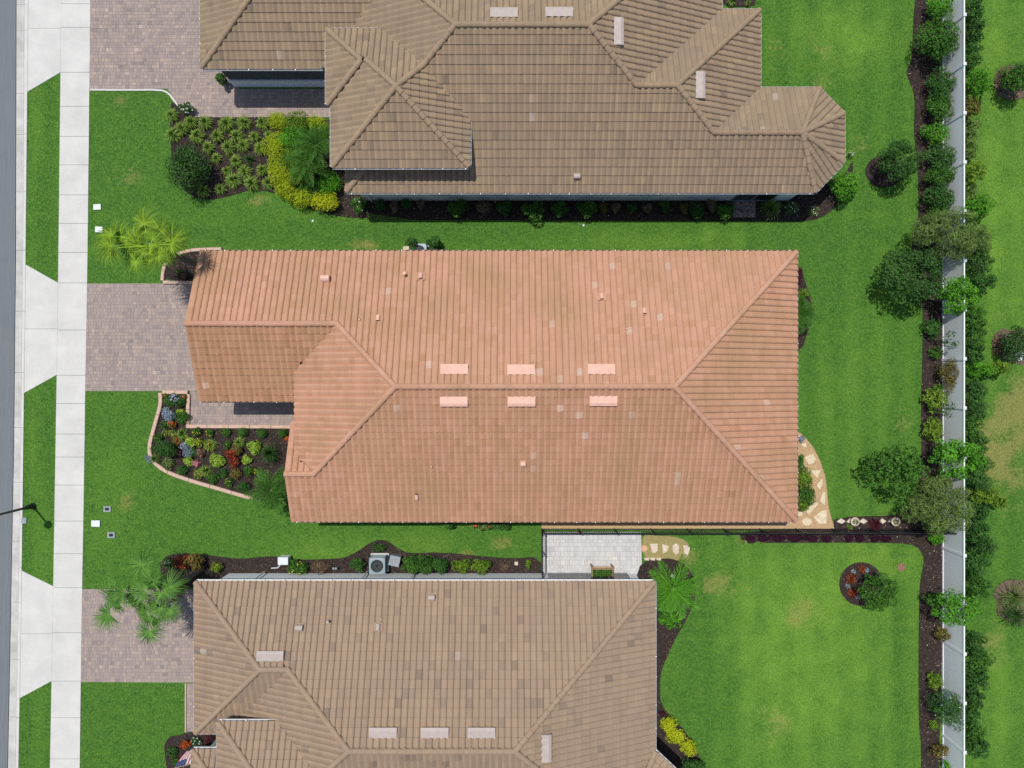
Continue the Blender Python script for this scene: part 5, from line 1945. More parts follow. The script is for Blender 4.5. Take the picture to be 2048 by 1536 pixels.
for x, y, R, kd, fl, lb in ((520, 640, .36, 'strap', None, 'long-leaved daylily clump in the upper flower bed'), (850, 770, .40, 'strap', ('yellow', 14, .06), 'wide yellow-flowered daylily clump at mid bed'), (1190, 735, .34, 'strap', None, 'green daylily clump under the clipped balls'), (800, 1070, .36, 'strap', None, 'green daylily clump near the lower edging'), (640, 850, .28, 'palm', None, 'dark strap plant beside the blue-grey one'), (200, 925, .30, 'olive', None, 'grassy clump inside the left curve of the edging')):
    a, b = fpx(x, y)
    clump(lb, a, b, R * 1.25, R * 1.05, kd, group=GF, n=90, w=.028, flowers=fl)
a, b = fpx(1565, 860)
clump('big dark fountain grass beside the house wall in the flower bed', a, b, .72, .75, 'dark', group=GF, n=150, w=.022, name='grass_clump')

# ---- palm bed by the middle driveway
for x, y, r, kd, lb in ((388, 545, 9, 'straw', 'dry pale plant at the foot of the bright fan palm'), (355, 545, 8, 'olive', 'small olive plant behind the driveway edging stones'), (368, 553, 7, 'straw', 'little straw-coloured plant beside the driveway edging')):
    shrub(lb, x, y, r, r * .9, .4, kd, 'bedding_plant', 'plant', None, (.08, .03), 300, 4)
for x, y, r, kd, lb in ((826, 487, 12, 'dark', 'dark shrub left of the condenser at the middle house'), (866, 487, 15, 'deep', 'taller dark shrub right of the condenser at the middle house')):
    shrub(lb, x, y, r, r, 1.2, kd, 'shrub', 'shrub', None, (.075, .05), 380, 6)
# below the lower eave of the middle house
for x, y, rx, kd, lb in ((896, 1047, 13, 'mid', 'green shrub left of the red blooms under the lower eave'), (962, 1050, 24, 'olive', 'red-blooming shrub under the lower eave of the middle house'), (1002, 1049, 20, 'deep', 'dark shrub right of the red blooms under the lower eave')):
    shrub(lb, x, y, rx, 10, 1.0, kd, 'shrub', 'shrub', None, (.08, .045), 330, 6, flowers=('scarlet', 12, .10) if kd == 'olive' else None)

# ---- bed beside the lower house
LB = [
    (432, 1135, 12, 10, .6, 'yellowgreen', ('yellow', 10, .06), 'yellow-flowered shrub in the mulch near the lower garage corner'),
    (338, 1127, 13, 10, .6, 'deep', ('white', 18, .07), 'white-flowered plant behind the lower fan palm'),
    (364, 1124, 16, 13, .9, 'red', ('orange', 22, .09), 'red-tinged shrub beside the white-flowered plant'),
    (389, 1122, 17, 17, 1.1, 'bronze', ('orange', 26, .08), 'orange-flecked dark shrub at the rounded end of the condenser bed'),
    (598, 1134, 20, 14, .7, 'mid', ('yellow', 16, .11), 'green shrub with big yellow blooms beside the white utility cabinet'),
    (642, 1135, 19, 14, .6, 'straw', None, 'dried brown shrub beside the yellow-flowered one'),
    (716, 1130, 15, 14, .8, 'deep', None, 'round dark shrub left of the condenser unit'),
    (757, 1095, 12, 9, .5, 'deep', None, 'small dark shrub on the bulge of the mulch bed'),
    (822, 1128, 19, 20, 1.2, 'mid', None, 'first leafy green shrub right of the condenser unit'),
    (850, 1129, 20, 20, 1.2, 'mid', None, 'second leafy green shrub right of the condenser unit'),
    (878, 1130, 17, 18, 1.1, 'deep', None, 'third leafy shrub right of the condenser unit'),
    (922, 1133, 18, 14, .8, 'yellowgreen', None, 'yellow-green shrub in the row by the lower wall'),
    (962, 1133, 20, 15, .8, 'yellowgreen', None, 'speckled yellow-green shrub at the end of the row'),
    (1056, 1128, 5, 9, .4, 'yellowgreen', None, 'tiny yellow-green plant near the black gate'),
]
for x, y, rx, ry, h, kd, fl, lb in LB:
    shrub(lb, x, y, rx, ry, h, kd, 'shrub', 'shrub', 'shrubs along the lower house wall', (.085, .05) if kd != 'straw' else (.14, .018), 370, 7, flowers=fl)
clump('bare grey twiggy plant in the mulch near the gate', 1009, 1132, .42, .22, 'straw', n=46, w=.012, name='bare_plant', arch=.3)

# ---- corner palm bed and lower right
shrub('leafy green shrub below the large feather palm', 1338, 1236, 20, 22, 1.1, 'bright', 'shrub', 'shrub', None, (.20, .05), 240, 8)
shrub('dark green shrub between feather palm and lower wall', 1322, 1215, 14, 26, 1.0, 'deep', 'shrub', 'shrub', None, (.12, .06), 300, 7)
GC = 'chartreuse shrubs at the lower right corner bed'
for x, y, rx, ry, lb in ((1336, 1449, 17, 16, 'uppermost chartreuse shrub by the lower house wall'), (1352, 1472, 18, 17, 'middle chartreuse shrub by the lower house bay'), (1376, 1494, 16, 16, 'lowest chartreuse shrub by the lower house bay')):
    shrub(lb, x, y, rx, ry, .8, 'chartreuse', 'mound_shrub', 'shrub', GC, (.065, .045), 430, 7, tight=.5, size=.5)
shrub('dark green shrub cut off by the bottom of the frame', 1384, 1534, 28, 17, 1.3, 'deep', 'shrub', 'shrub', None, (.09, .055), 360, 9)
shrub('dark red little plant above the chartreuse shrubs', 1324, 1428, 7, 6, .4, 'maroon', 'bedding_plant', 'plant', None, (.08, .04), 300, 4)

# ---- ring bed, stone bed
for x, y, R, kd, lb in ((1699, 1156, .38, 'red', 'larger red bromeliad on the round mulch ring, left side'), (1721, 1137, .28, 'red', 'small orange-red bromeliad at the top of the round mulch ring'), (1702, 1183, .40, 'red', 'lower crimson bromeliad on the round mulch ring')):
    clump(lb, x, y, R, R * .8, kd, n=60, w=.05, name='bromeliad', group='bromeliads on the round mulch ring')
for x, y, lb in ((1705, 1142, 'pale rosette between the two upper bromeliads'), (1694, 1171, 'pale rosette between the two left bromeliads'), (1713, 1192, 'pale rosette below the crimson bromeliad'), (1732, 1139, 'pale rosette right of the orange-red bromeliad')):
    clump(lb, x, y, .17, .16, 'silver', n=36, w=.05, name='succulent', group='pale rosettes on the round mulch ring')
clump('spiky maroon cordyline between the white stones', 1746, 1046, .46, .5, 'maroon', n=80, w=.045, name='cordyline')
clump('green grassy tuft beside the first stone urn', 1697, 1053, .24, .25, 'strap', n=50, w=.02)
GP = 'purple ground cover plants along the black railing'
PUR = [1500, 1526, 1556, 1590, 1624, 1652, 1698, 1720, 1750, 1772]
for k, x in enumerate(PUR):
    r = [12, 14, 17, 20, 17, 12, 11, 12, 13, 14][k]
    shrub('low deep purple plant under the railing, %s from the house' % (['first', 'second', 'third', 'fourth', 'fifth', 'sixth', 'seventh', 'eighth', 'ninth', 'tenth'][k]), x, 1077, r, 8, .35, 'purple', 'purple_plant', 'plant', GP, (.05, .032), 380, 4, tight=.5, size=.5)
# hedge in the curved granite path
for k, (x, y, rx, ry) in enumerate(((1597, 925, 12, 18), (1607, 955, 18, 22), (1611, 990, 18, 22), (1604, 1012, 16, 12))):
    shrub('variegated hedge shrub inside the granite curve, %s from the top' % ORD[k], x, y, rx, ry, .9, 'yellowgreen' if k % 2 else 'mid', 'hedge_shrub', 'shrub', 'hedge inside the granite curve', (.085, .05), 360, 7)
shrub('reddish plant under the upper right eave of the middle house', 1597, 550, 8, 16, .6, 'maroon', 'bedding_plant', 'plant', None, (.08, .04), 300, 5)
shrub('yellowish leafy plant beside the half hidden palm', 1606, 590, 11, 14, .7, 'yellowgreen', 'bedding_plant', 'plant', None, (.09, .03), 300, 5)
shrub('lilac-flowered plant at the top of the granite path', 1602, 878, 8, 7, .4, 'silver', 'bedding_plant', 'plant', None, (.06, .035), 320, 4, flowers=('lilac', 18, .06))
# porch bed
for x, y, r, h, kd, fl, lb in ((370, 1489, 10, .45, 'orange', None, 'orange-leaved mound beside the flag'), (392, 1485, 11, .4, 'deep', ('white', 16, .08), 'white-flecked plant under the porch eave'), (420, 1485, 13, .4, 'maroon', None, 'purple-brown mound beside the tower wall'), (345, 1505, 12, .35, 'deep', None, 'low dark plant at the rounded end of the porch bed'), (379, 1518, 7, .4, 'olive', ('yellow', 14, .09), 'yellow-flowered plant behind the flag'), (352, 1524, 9, .3, 'mid', None, 'green plant below the flag tip')):
    shrub(lb, x, y, r, r, h, kd, 'bedding_plant', 'plant', 'plants of the porch bed', (.07, .04), 360, 5, flowers=fl)


# ------------------------------------------------------------------ white fence
FX, FH = 22.53, 1.82
fence = thing('vinyl_fence', 'long white vinyl privacy fence running down the right-hand side', 'fence', (FX, 0, 0))
posts = [18.375 - 2.447 * k for k in range(-1, 17)]
pm = MB().box(-.063, .063, -.063, .063, 0, FH + .04)
pm.add([(-.08, -.08, FH + .04), (.08, -.08, FH + .04), (.08, .08, FH + .04), (-.08, .08, FH + .04), (-.08, -.08, FH + .06), (.08, -.08, FH + .06), (.08, .08, FH + .06), (-.08, .08, FH + .06), (0, 0, FH + .13)],
       [(0, 3, 2, 1), (0, 1, 5, 4), (1, 2, 6, 5), (2, 3, 7, 6), (3, 0, 4, 7), (4, 5, 8), (5, 6, 8), (6, 7, 8), (7, 4, 8)])
pme = py_mesh('post', pm.v, pm.f)
pme.materials.append(WHITE)
span = 2.447 - .126
pan = MB()
nb = 14
for i in range(nb):
    y0 = -span / 2 + span * i / nb
    pan.box(-.019, .019, y0 + .003, y0 + span / nb - .003, .12, FH - .10)
pan.box(-.013, .013, -span / 2, span / 2, .12, FH - .10)
core = MB().box(-.018, .018, -span / 2, span / 2, .12, FH - .10)
cme = py_mesh('panel', core.v, core.f)
cme.materials.append(WHITE)
tr = MB().box(-.028, .028, -span / 2, span / 2, FH - .10, FH)
trm = py_mesh('top_rail', tr.v, tr.f)
trm.materials.append(WHITE)
br = MB().box(-.040, .040, -span / 2, span / 2, .02, .12)
brm = py_mesh('bottom_rail', br.v, br.f)
brm.materials.append(WHITE)
for k, y in enumerate(posts):
    fresh('post', pme, fence).location = (0, y, 0)
    if k < len(posts) - 1:
        ym = y - 2.447 / 2
        pn = fresh('panel', cme, fence)
        pn.location = (0, ym, 0)
        fresh('top_rail', trm, fence).location = (0, ym, 0)
        fresh('bottom_rail', brm, fence).location = (0, ym, 0)

# ------------------------------------------------------------------ black railing
def picket_run(root, a, b, top, n_posts):
    a, b = Vector(a), Vector(b)
    d = b - a
    L = d.length
    u = d.normalized()
    side = Vector((-u.y, u.x, 0))
    for z, hh in ((top, .022), (top - .16, .016), (.12, .018)):
        MB().obox((a + b) / 2 + Vector((0, 0, z)), d / 2, side * .020, (0, 0, hh)).build('rail', BLACK, root)
    n = int(L / .115)
    pk = MB().box(-.009, .009, -.009, .009, .09, top - .01)
    me = py_mesh('picket', pk.v, pk.f)
    me.materials.append(BLACK)
    for i in range(1, n):
        o = fresh('picket', me, root)
        o.location = a + d * (i / n) - wloc(root)
    po = MB().box(-.032, .032, -.032, .032, 0, top + .05)
    po.add([(-.04, -.04, top + .05), (.04, -.04, top + .05), (.04, .04, top + .05), (-.04, .04, top + .05), (0, 0, top + .10)], [(0, 1, 4), (1, 2, 4), (2, 3, 4), (3, 0, 4), (0, 3, 2, 1)])
    pme_ = py_mesh('post', po.v, po.f)
    pme_.materials.append(BLACK)
    for i in range(n_posts + 1):
        fresh('post', pme_, root).location = a + d * (i / n_posts) - wloc(root)


rail = thing('metal_railing', 'long black metal picket railing between the middle and lower gardens', 'fence', (1.55, -7.57, 0))
picket_run(rail, (1.55, -7.57, 0), (22.42, -7.57, 0), 1.27, 11)
rail2 = thing('metal_gate', 'short black picket gate side of the pale patio, meeting the lower wall', 'gate', (1.55, -7.66, 0))
picket_run(rail2, (1.55, -7.66, 0), (1.55, -9.78, 0), 1.27, 2)

# ------------------------------------------------------------------ stone edging blocks of the flower beds
def edging(label, chain_px, block, wd, top, name='stone_edging', m=None):
    pts = [P(*q) for q in chain_px]
    root = thing(name, label, 'edging', (pts[0].x, pts[0].y, 0))
    # resample along the chain
    seg = [(pts[i + 1] - pts[i]).length for i in range(len(pts) - 1)]
    tot = sum(seg)
    def at(s):
        for i, l in enumerate(seg):
            if s <= l or i == len(seg) - 1:
                return pts[i] + (pts[i + 1] - pts[i]) * (s / l)
            s -= l
    k = max(1, round(tot / block))
    for i in range(k):
        s0, s1 = tot * i / k + .012, tot * (i + 1) / k - .012
        vs, fs = [], []
        sub = 5
        for j in range(sub + 1):
            p = at(s0 + (s1 - s0) * j / sub)
            q = at(min(tot, s0 + (s1 - s0) * j / sub + .05)) - at(max(0, s0 + (s1 - s0) * j / sub - .05))
            nrm = Vector((-q.y, q.x, 0)).normalized()
            for x, z in ((-wd / 2, -.05), (-wd / 2, top - .025), (-wd / 2 + .025, top), (wd / 2 - .025, top), (wd / 2, top - .025), (wd / 2, -.05)):
                vs.append(p + nrm * x + Vector((0, 0, z)))
        for j in range(sub):
            for e in range(5):
                fs.append((j * 6 + e, j * 6 + e + 1, (j + 1) * 6 + e + 1, (j + 1) * 6 + e))
        fs += [(5, 4, 3, 2, 1, 0), tuple(sub * 6 + e for e in range(6))]
        MB().add(vs, fs).build('edging_block', m or TERRA, root)
    # dark mortar line under the joints
    return root


edging('pink curved stone edging between flower bed and lawn of the middle house', smooth_poly([(322, 785), (324, 801), (321, 818), (315, 838), (309, 860), (303, 880), (300.5, 900), (304, 917), (316, 930), (338, 945), (386, 962), (443, 978), (486, 991), (508, 996)], 1, False), 1.15, .19, .16)
edging('short pink stone edging at the driveway end of the flower bed', [(327, 784.5), (378, 784.5)], .72, .19, .16)
edging('pink stone edging down the paver side of the flower bed', [(378.5, 788), (377, 850)], .85, .19, .16)
edging('long pink stone edging between flower bed and entry walk', [(374, 852.5), (586, 853.5)], 1.12, .19, .16)
edging('pink stone edging along the driveway under the bright fan palm', [(328, 565), (392, 566)], .80, .17, .16)
edging('curved pink stone edging round the foot of the bright fan palm', smooth_poly([(326, 562), (328, 540), (334, 525), (350, 511), (372, 503), (400, 499.5), (445, 498.5)], 1, False), .75, .17, .14)

# ------------------------------------------------------------------ flagstones, stepping stones
def stone(label, pts_px, m, top=.065, z=.02, name='flagstone', group=None):
    w = PX(pts_px)
    c = sum(w, Vector()) / len(w)
    root_z = 0
    inner = [c + (p - c) * .93 for p in w]
    n = len(w)
    vs = [Vector((p.x, p.y, z)) for p in w] + [Vector((p.x, p.y, top - .012)) for p in w] + [Vector((p.x, p.y, top)) for p in inner]
    a = sum(w[i].x * w[(i + 1) % n].y - w[(i + 1) % n].x * w[i].y for i in range(n))
    fs = [(i, (i + 1) % n, n + (i + 1) % n, n + i) for i in range(n)] + [(n + i, n + (i + 1) % n, 2 * n + (i + 1) % n, 2 * n + i) for i in range(n)] + [tuple(range(2 * n, 3 * n))]
    if a < 0:
        fs = [f[::-1] for f in fs]
    o = MB().add([v - Vector((c.x, c.y, 0)) for v in vs], fs).build(name, m)
    o.location = (c.x, c.y, 0)
    return tag(o, label, 'stone', group)


GS_ = 'flagstones in the granite path'
for lb, q in (
        ('topmost flagstone of the granite path, at the house wall', [(1593, 867), (1600, 874), (1602, 879), (1594, 881)]),
        ('small notched flagstone near the top of the granite path', [(1600, 889), (1612, 885), (1611, 896), (1605, 892)]),
        ('square-ish cream flagstone in the upper granite path', [(1608, 914), (1625, 907), (1631, 918), (1627, 926), (1617, 929)]),
        ('triangular white-patched flagstone in the granite path', [(1621, 940), (1641, 940), (1634, 956), (1625, 948)]),
        ('slim upright flagstone halfway down the granite path', [(1632, 971), (1644, 955), (1645, 966), (1639, 979)]),
        ('tall narrow flagstone at the lawn side of the granite path', [(1639, 1003), (1645, 982), (1650, 985), (1649, 1010)]),
        ('long slanting flagstone below the granite path hedge', [(1610, 1020), (1632, 1001), (1635, 1008), (1617, 1030)]),
        ('largest flagstone, at the foot of the granite path', [(1626, 1034), (1643, 1021), (1653, 1020), (1652, 1047), (1637, 1047)]),
        ('small flagstone tucked under the house corner', [(1594, 1024), (1604, 1022), (1605, 1031), (1594, 1032)])):
    stone(lb, q, FLAG, group=GS_)
stone('round pale disc stone at the house corner', [(1613 + 10 * math.cos(t * .628), 1043 + 8 * math.sin(t * .628)) for t in range(10)], FLAG, .08)
GD = 'white stones in the mulch by the railing'
for lb, cx_, w_ in (('white diamond stone nearest the granite path', 1681, 9), ('white stone behind the first stone urn', 1699, 8), ('white diamond stone left of the maroon cordyline', 1725, 9), ('white stone right of the maroon cordyline', 1763, 8), ('white stone behind the second stone urn', 1783, 8)):
    stone(lb, [(cx_ - w_, 1043), (cx_, 1036), (cx_ + w_, 1042), (cx_ + 1, 1047)], FLAGP, .10, group=GD)
GT = 'stepping stones beside the patio'
for lb, q in (
        ('reddish stepping stone touching the pale patio', [(1283, 1092), (1290, 1089), (1297, 1097), (1289, 1104), (1282, 1100)]),
        ('second stepping stone from the patio', [(1300, 1087), (1315, 1087), (1315, 1101), (1309, 1106), (1303, 1105)]),
        ('middle stepping stone with a pointed corner', [(1324, 1087), (1338, 1092), (1335, 1101), (1327, 1107), (1325, 1103)]),
        ('fourth stepping stone from the patio', [(1344, 1091), (1352, 1086), (1358, 1092), (1357, 1105), (1352, 1109), (1346, 1104)]),
        ('stepping stone farthest from the patio', [(1366, 1090), (1374, 1091), (1380, 1096), (1375, 1110), (1368, 1107)])):
    stone(lb, q, mat('flagstone_red', (.5, .28, .17), (.66, .42, .28), 6, .85, .5, 30) if lb.startswith('redd') else FLAGP, .05, 0, group=GT)
for lb, x in (('small square paver beside the patio corner, first of three', 1293), ('middle one of three small square pavers by the palm bed', 1305), ('small square paver farthest from the patio, last of three', 1317)):
    stone(lb, [(x - 5, 1115), (x + 5, 1115), (x + 5, 1121), (x - 4, 1120)], FLAGP, .05, 0, 'small_paver', 'small square pavers at the palm bed')
stone('pale flat stone beside the condenser of the middle house', [(806, 494), (818, 491), (818, 500), (806, 501)], FLAGP, .06)
stone('tan flat stone right of the condenser of the middle house', [(857, 497), (868, 493), (876, 500), (860, 502)], FLAG, .06)
stone('small white square tile in the mulch near the gate', [(1029, 1123), (1036, 1123), (1036, 1130), (1029, 1130)], FLAGP, .06)


# ------------------------------------------------------------------ condensers and boxes
def condenser(label, px, py, s, h):
    c = P(px, py, h)
    root = thing('condenser_unit', label, 'condenser', (c.x, c.y, 0))
    x, y = c.x, c.y
    a = s / 2
    MB().box(x - a - .06, x + a + .06, y - a - .06, y + a + .06, 0, .07).build('pad', CONC, root)
    MB().box(x - a + .03, x + a - .03, y - a + .03, y + a - .03, .07, h - .05).build('coil', DARK, root)
    for sx, sy in ((-1, -1), (1, -1), (1, 1), (-1, 1)):
        MB().box(x + sx * a - (.05 if sx > 0 else 0), x + sx * a + (.05 if sx < 0 else 0), y + sy * a - (.05 if sy > 0 else 0), y + sy * a + (.05 if sy < 0 else 0), .07, h - .05).build('corner_post', ACGREY, root)
    for k in range(7):
        z = .14 + k * (h - .26) / 6
        lv = MB()
        for sy in (-1, 1):
            lv.box(x - a + .05, x + a - .05, y + sy * (a - .015) - .012, y + sy * (a - .015) + .012, z, z + .045)
            lv.box(x + sy * (a - .015) - .012, x + sy * (a - .015) + .012, y - a + .05, y + a - .05, z, z + .045)
        lv.build('louvre', ACGREY, root)
    # top plate with round fan opening
    R, S = a * .80, 28
    vs, fs = [], []
    for k in range(S):
        t = 2 * math.pi * k / S
        cx_, sy_ = math.cos(t), math.sin(t)
        q = a / max(abs(cx_), abs(sy_))
        q = min(q, a * 1.30)
        vs += [(x + q * cx_, y + q * sy_, h - .05), (x + q * cx_, y + q * sy_, h), (x + R * cx_, y + R * sy_, h + .01), (x + R * .97 * cx_, y + R * .97 * sy_, h - .16)]
    for k in range(S):
        k2 = (k + 1) % S
        for j in range(3):
            fs.append((4 * k + j, 4 * k2 + j, 4 * k2 + j + 1, 4 * k + j + 1))
    MB().add(vs, fs).build('top_plate', ACGREY, root)
    MB().lathe((x, y, h - .17), [(R * .97, 0), (0.01, 0)], S).build('fan_well', ACGREY, root)
    MB().lathe((x, y, h - .13), [(.10, 0), (.10, .05), (.07, .07)], 14).build('fan_hub', ACGREY, root)
    for k in range(3):
        t = 2 * math.pi * k / 3 + .5
        u, v = Vector((math.cos(t), math.sin(t), 0)), Vector((-math.sin(t), math.cos(t), 0))
        MB().obox(Vector((x, y, h - .10)) + u * R * .55, u * R * .33, v * .11 + Vector((0, 0, .04)), (0, 0, .004)).build('fan_blade', GUTTER, root)
    gr = MB()
    for k in range(3):
        rr = R * (.35 + .3 * k)
        gr.tube([(x + rr * math.cos(t * math.pi / 12), y + rr * math.sin(t * math.pi / 12), h + .015) for t in range(25)], .004, 4, False)
    for k in range(12):
        t = math.pi * k / 6
        gr.tube([(x + .08 * math.cos(t), y + .08 * math.sin(t), h + .02), (x + R * math.cos(t), y + R * math.sin(t), h + .015)], .004, 4, False)
    gr.build('fan_guard', ACGREY, root)
    return root


condenser('big blue-grey condenser unit beside the lower house', 754, 1132, .82, .85)
condenser('blue-grey condenser unit peeping out above the middle house eave', 838, 502, .76, .80)


def utility_box(label, px, py, w, d, h, m, lid=None, rot=0, name='utility_box', group=None, bx=None):
    c = P(px, py, h)
    if bx:
        c = P(px, py, 0)
    root = thing(name, label, 'box', (c.x, c.y, 0), group)
    u, v = Vector((math.cos(rot), math.sin(rot), 0)), Vector((-math.sin(rot), math.cos(rot), 0))
    b = Vector((c.x, c.y, 0))
    MB().obox(b + Vector((0, 0, h / 2)), u * w / 2, v * d / 2, (0, 0, h / 2)).build('body', m, root)
    MB().obox(b + Vector((0, 0, h + .012)), u * (w / 2 + .012), v * (d / 2 + .012), (0, 0, .012)).build('cover', m, root)
    if lid:
        MB().obox(b + Vector((0, 0, h + .03)), u * w * .28, v * d * .26, (0, 0, .007)).build('lid', lid, root)
    for sx in (-1, 1):
        MB().lathe(b + u * sx * w * .40 + v * d * .3 + Vector((0, 0, h + .022)), [(.018, 0), (.018, .008)], 8).build('bolt', GREYP, root)
    return root


utility_box('pale meter box in the lawn by the sidewalk, upper of two', 194.5, 414, .36, .26, .05, PALEBOX, rot=.04)
utility_box('pale meter box in the lawn by the sidewalk, above the bright palm', 198, 459, .36, .27, .05, PALEBOX, rot=-.05)
utility_box('pale meter box in the lawn beside the lower sidewalk', 191.5, 1047, .42, .30, .05, PALEBOX)
utility_box('grey valve box with dark lid in the lawn, upper of two', 214.5, 1018, .36, .27, .03, GREYP, DARK)
utility_box('grey valve box with dark lid in the lawn, lower of two', 222.5, 1070, .37, .28, .03, GREYP, DARK)
utility_box('round-edged grey lid sunk in the grass strip by the kerb', 48, 1041, .24, .28, .02, GREYP, ACGREY)
utility_box('white utility cabinet standing in the mulch beside the lower house', 566, 1122, .50, .36, .55, PALEBOX)
utility_box('tilted grey cabinet beside the big condenser unit', 789, 1122, .52, .50, .55, GREYP, rot=-.22)


def drip_valve(label, px, py):
    c = P(px, py, 0)
    root = thing('irrigation_valve', label, 'valve', (c.x, c.y, 0))
    MB().tube([c, c + Vector((0, 0, .25))], .022, 8).tube([c + Vector((.22, 0, 0)), c + Vector((.22, 0, .25))], .022, 8).tube([c + Vector((-.02, 0, .25)), c + Vector((.24, 0, .25))], .03, 8).build('pipe', ACGREY, root)
    MB().lathe(c + Vector((.05, 0, .26)), [(.05, 0), (.065, .06), (.03, .1)], 10).build('valve_head', GREYP, root)
    MB().lathe(c + Vector((.18, 0, .26)), [(.05, 0), (.065, .06), (.03, .1)], 10).build('valve_head', ACGREY, root)


drip_valve('grey irrigation valve pipes in the mulch left of the condenser', 668, 1134)
hp = P(560, 1136)
tag(MB().tube([hp + Vector((-.45, 0, .03)), hp + Vector((-.1, .02, .05)), hp + Vector((.12, .28, .06))], .025, 7).build('pipe_bend', PALEBOX), 'bent pale pipe lying beside the white cabinet', 'pipe')
lp = P(512, 1144)
fl = thing('wall_light', 'black floodlight on the lower house wall', 'light', (lp.x, -9.86, 0))
MB().box(lp.x - .16, lp.x + .16, -9.86, -9.70, 1.9, 2.05).build('lamp_head', BLACK, fl)
MB().tube([(lp.x, -9.86, 1.95), (lp.x, -9.74, 1.8)], .03, 7).build('bracket', BLACK, fl)
GSK = 'sprinkler caps in the lawns'
for lb, x, y in (('white sprinkler cap in the lawn below the gold shrubs', 626, 442), ('white sprinkler cap in the lawn between upper and middle house', 1167, 451)):
    c = P(x, y)
    o = MB().lathe((0, 0, 0), [(.055, 0), (.06, .03), (.045, .055), (.02, .06)], 12).build('sprinkler_cap', PALEBOX)
    o.location = c
    tag(o, lb, 'sprinkler', GSK)
c = P(1803, 1134)
dr = thing('drain_grate', 'brown drain grate in the lawn near the round mulch ring', 'drain', (c.x, c.y, 0))
MB().lathe((c.x, c.y, 0), [(.22, 0), (.22, .03), (.17, .035)], 18).build('rim', mat('rust', (.16, .10, .06), (.26, .17, .10), 9), dr)
for k in range(6):
    MB().box(c.x - .15, c.x + .15, c.y - .15 + k * .056, c.y - .13 + k * .056, .036, .05).build('bar', MATS['rust'], dr)

# urns
for lb, x, y in (('first stone urn planter, near the granite path', 1709, 1043), ('second stone urn planter, near the lower olive tree', 1790, 1043)):
    c = P(x, y, .3)
    root = thing('urn_planter', lb, 'planter', (c.x, c.y, 0), 'stone urns by the railing')
    MB().lathe((c.x, c.y, 0), [(.13, 0), (.12, .04), (.09, .08), (.17, .22), (.21, .36), (.23, .38), (.20, .40), (.17, .33)], 18).build('pot', FLAGP, root)
    V, Fc, T = leaf_cloud([(c.x + .02, c.y - .02, .38, .15, .15, .10)], 90, .07, .035, nseed())
    place(root, 'foliage', V, Fc, T, LM('olive'))
c = P(1865, 592, .4)
root = thing('terracotta_pot', 'empty ringed pot in the fence bed beside the bright leaning tree', 'pot', (c.x, c.y, 0))
MB().lathe((c.x, c.y, 0), [(.11, 0), (.16, .34), (.185, .36), (.185, .42), (.15, .42), (.13, .10)], 18).build('pot', mat('clay', (.30, .20, .15), (.44, .31, .24), 8), root)

# raised planter on the patio
c0, c1 = P(1183, 1134, .75), P(1227, 1157, .75)
x0, x1, y0, y1 = c0.x, c1.x, c1.y, c0.y
pl = thing('raised_planter', 'wooden raised planter of green seedlings on the pale patio', 'planter', ((x0 + x1) / 2, (y0 + y1) / 2, 0))
for a in (x0, x1 - .07):
    for b in (y0, y1 - .07):
        MB().box(a, a + .07, b, b + .07, 0, .82).build('leg', WOOD, pl)
for n_, (a, b, c_, d) in (('side_board', (x0 + .07, x1 - .07, y0 + .01, y0 + .045)), ('side_board', (x0 + .07, x1 - .07, y1 - .13, y1 - .095)), ('end_board', (x0 + .012, x0 + .05, y0 + .07, y1 - .07)), ('end_board', (x1 - .05, x1 - .012, y0 + .07, y1 - .07))):
    MB().box(a, b, c_, d, .45, .75).build(n_, WOOD, pl)
MB().box(x0 + .07, x1 - .07, y1 - .09, y1 - .01, .60, .63).build('shelf', WOOD, pl)
MB().box(x0 + .05, x1 - .05, y0 + .045, y1 - .13, .47, .70).build('soil', MULCH, pl)
blobs = [(x0 + .15 + (x1 - x0 - .3) * i / 5, (y0 + y1) / 2 - .03 + random.uniform(-.04, .04), .71, .12, .20, .07) for i in range(6)]
V, Fc, T = leaf_cloud(blobs, 900, .07, .04, nseed())
place(pl, 'foliage', V, Fc, T, LM('mid'))
pw = P(1352, 1154, 0)
st_ = thing('garden_statue', 'small white ornament in the mulch beside the large feather palm', 'ornament', (pw.x, pw.y, 0))
MB().lathe((pw.x - .2, pw.y + .08, 0), [(.10, 0), (.10, .05), (.05, .10), (.09, .22), (.04, .34), (.05, .40), (.01, .45)], 12).build('body', PALEBOX, st_)

# ------------------------------------------------------------------ street lamp
b = P(66, 1012, 0)
lamp = thing('street_lamp', 'tall black street lamp post at the kerb', 'street lamp', (b.x, b.y, 0))
MB().lathe((b.x, b.y, 0), [(.17, 0), (.17, .10), (.13, .16), (.11, .55), (.08, .62), (.07, .70)], 16).build('base', BLACK, lamp)
MB().tube([b + Vector((0, 0, .6)), b + Vector((0, 0, 3.55))], [.065, .05], 12).build('pole', BLACK, lamp)
MB().lathe((b.x, b.y, 3.5), [(.06, 0), (.11, .06), (.11, .10)], 14).build('collar', BLACK, lamp)
MB().lathe((b.x, b.y, 3.6), [(.11, 0), (.16, .30), (.16, .32)], 14).build('lantern_glass', mat('frosted_glass', (.5, .5, .46), (.6, .6, .56), 4, .3), lamp)
MB().lathe((b.x, b.y, 3.92), [(.22, 0), (.20, .05), (.08, .16), (.03, .20), (.01, .28)], 16).build('lantern_roof', BLACK, lamp)

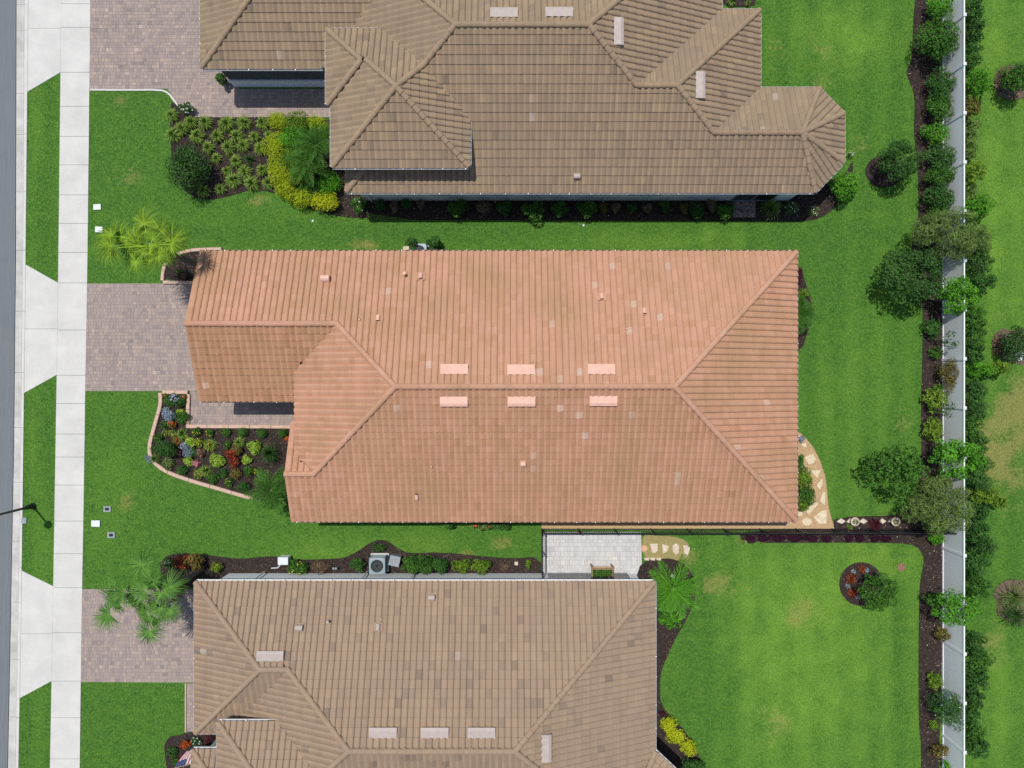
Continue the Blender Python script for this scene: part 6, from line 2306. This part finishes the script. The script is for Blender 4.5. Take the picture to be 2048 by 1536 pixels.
# ------------------------------------------------------------------ porch flag
tip, wallp = P(349, 1536, 2.35), P(390, 1524, 2.75)
flg = thing('porch_flag', 'red and white striped flag with a starred blue corner on the lower porch', 'flag', (wallp.x, wallp.y, 0))
MB().tube([wallp + Vector((.12, 0, .05)), tip + (tip - wallp) * .12], .016, 8).build('pole', WOOD, flg)
MB().lathe(tip + (tip - wallp) * .12, [(.03, -.03), (.03, .03), (.005, .05)], 8).build('finial', mat('brass', (.5, .35, .1), (.6, .42, .14), 5, .3, 0, 60, .8), flg)
REDM, WHM, BLM = mat('flag_red', (.42, .03, .045), (.5, .045, .06), 8), mat('flag_white', (.72, .72, .72), (.8, .8, .8), 8), mat('flag_blue', (.02, .03, .13), (.03, .045, .18), 8)
end = P(384, 1500, 1.55)
nu, nv = 26, 24
grid = {}
for i in range(nu + 1):
    u = i / nu                       # 0 at the outer tip of the pole, 1 at the wall
    h0 = tip.lerp(wallp, u)
    for j in range(nv + 1):
        v = j / nv
        fly = (end - tip.lerp(wallp, .55)) * (.95 + .1 * u)
        q = h0 + fly * v + Vector((0, 0, .06 * math.sin(u * 9 + v * 5) * v))
        q = q.lerp(Vector((end.x, end.y, q.z)), .45 * v * v)
        grid[i, j] = q
for s_ in range(13):                 # thirteen stripes running along the fly
    a, b_ = s_ * 2, s_ * 2 + 2
    j0 = 10 if s_ < 7 else 0
    vs = [grid[i, j] for i in range(a, b_ + 1) for j in range(j0, nv + 1)]
    w_ = nv + 1 - j0
    fs = [(i * w_ + j, (i + 1) * w_ + j, (i + 1) * w_ + j + 1, i * w_ + j + 1) for i in range(2) for j in range(w_ - 1)]
    MB().add(vs, fs).build('stripe', REDM if s_ % 2 == 0 else WHM, flg)
vs = [grid[i, j] for i in range(0, 15) for j in range(0, 11)]
can = MB().add(vs, [(i * 11 + j, (i + 1) * 11 + j, (i + 1) * 11 + j + 1, i * 11 + j + 1) for i in range(14) for j in range(10)]).build('canton', BLM, flg)
for r_ in range(5):
    for k in range(6 if r_ % 2 == 0 else 5):
        i, j = 1 + r_ * 3, 1 + k * 1.6 + (.8 if r_ % 2 else 0)
        c_ = grid[min(14, i), int(j)].lerp(grid[min(14, i), min(10, int(j) + 1)], j - int(j)) + Vector((0, 0, .006))
        du = (grid[1, 0] - grid[0, 0]).normalized()
        dv = (grid[0, 1] - grid[0, 0]).normalized()
        ps = [c_ + (du * math.cos(t * math.pi / 5) + dv * math.sin(t * math.pi / 5)) * (.024 if t % 2 == 0 else .010) for t in range(10)]
        MB().add(ps, [tuple(range(10))]).build('star', WHM, can)
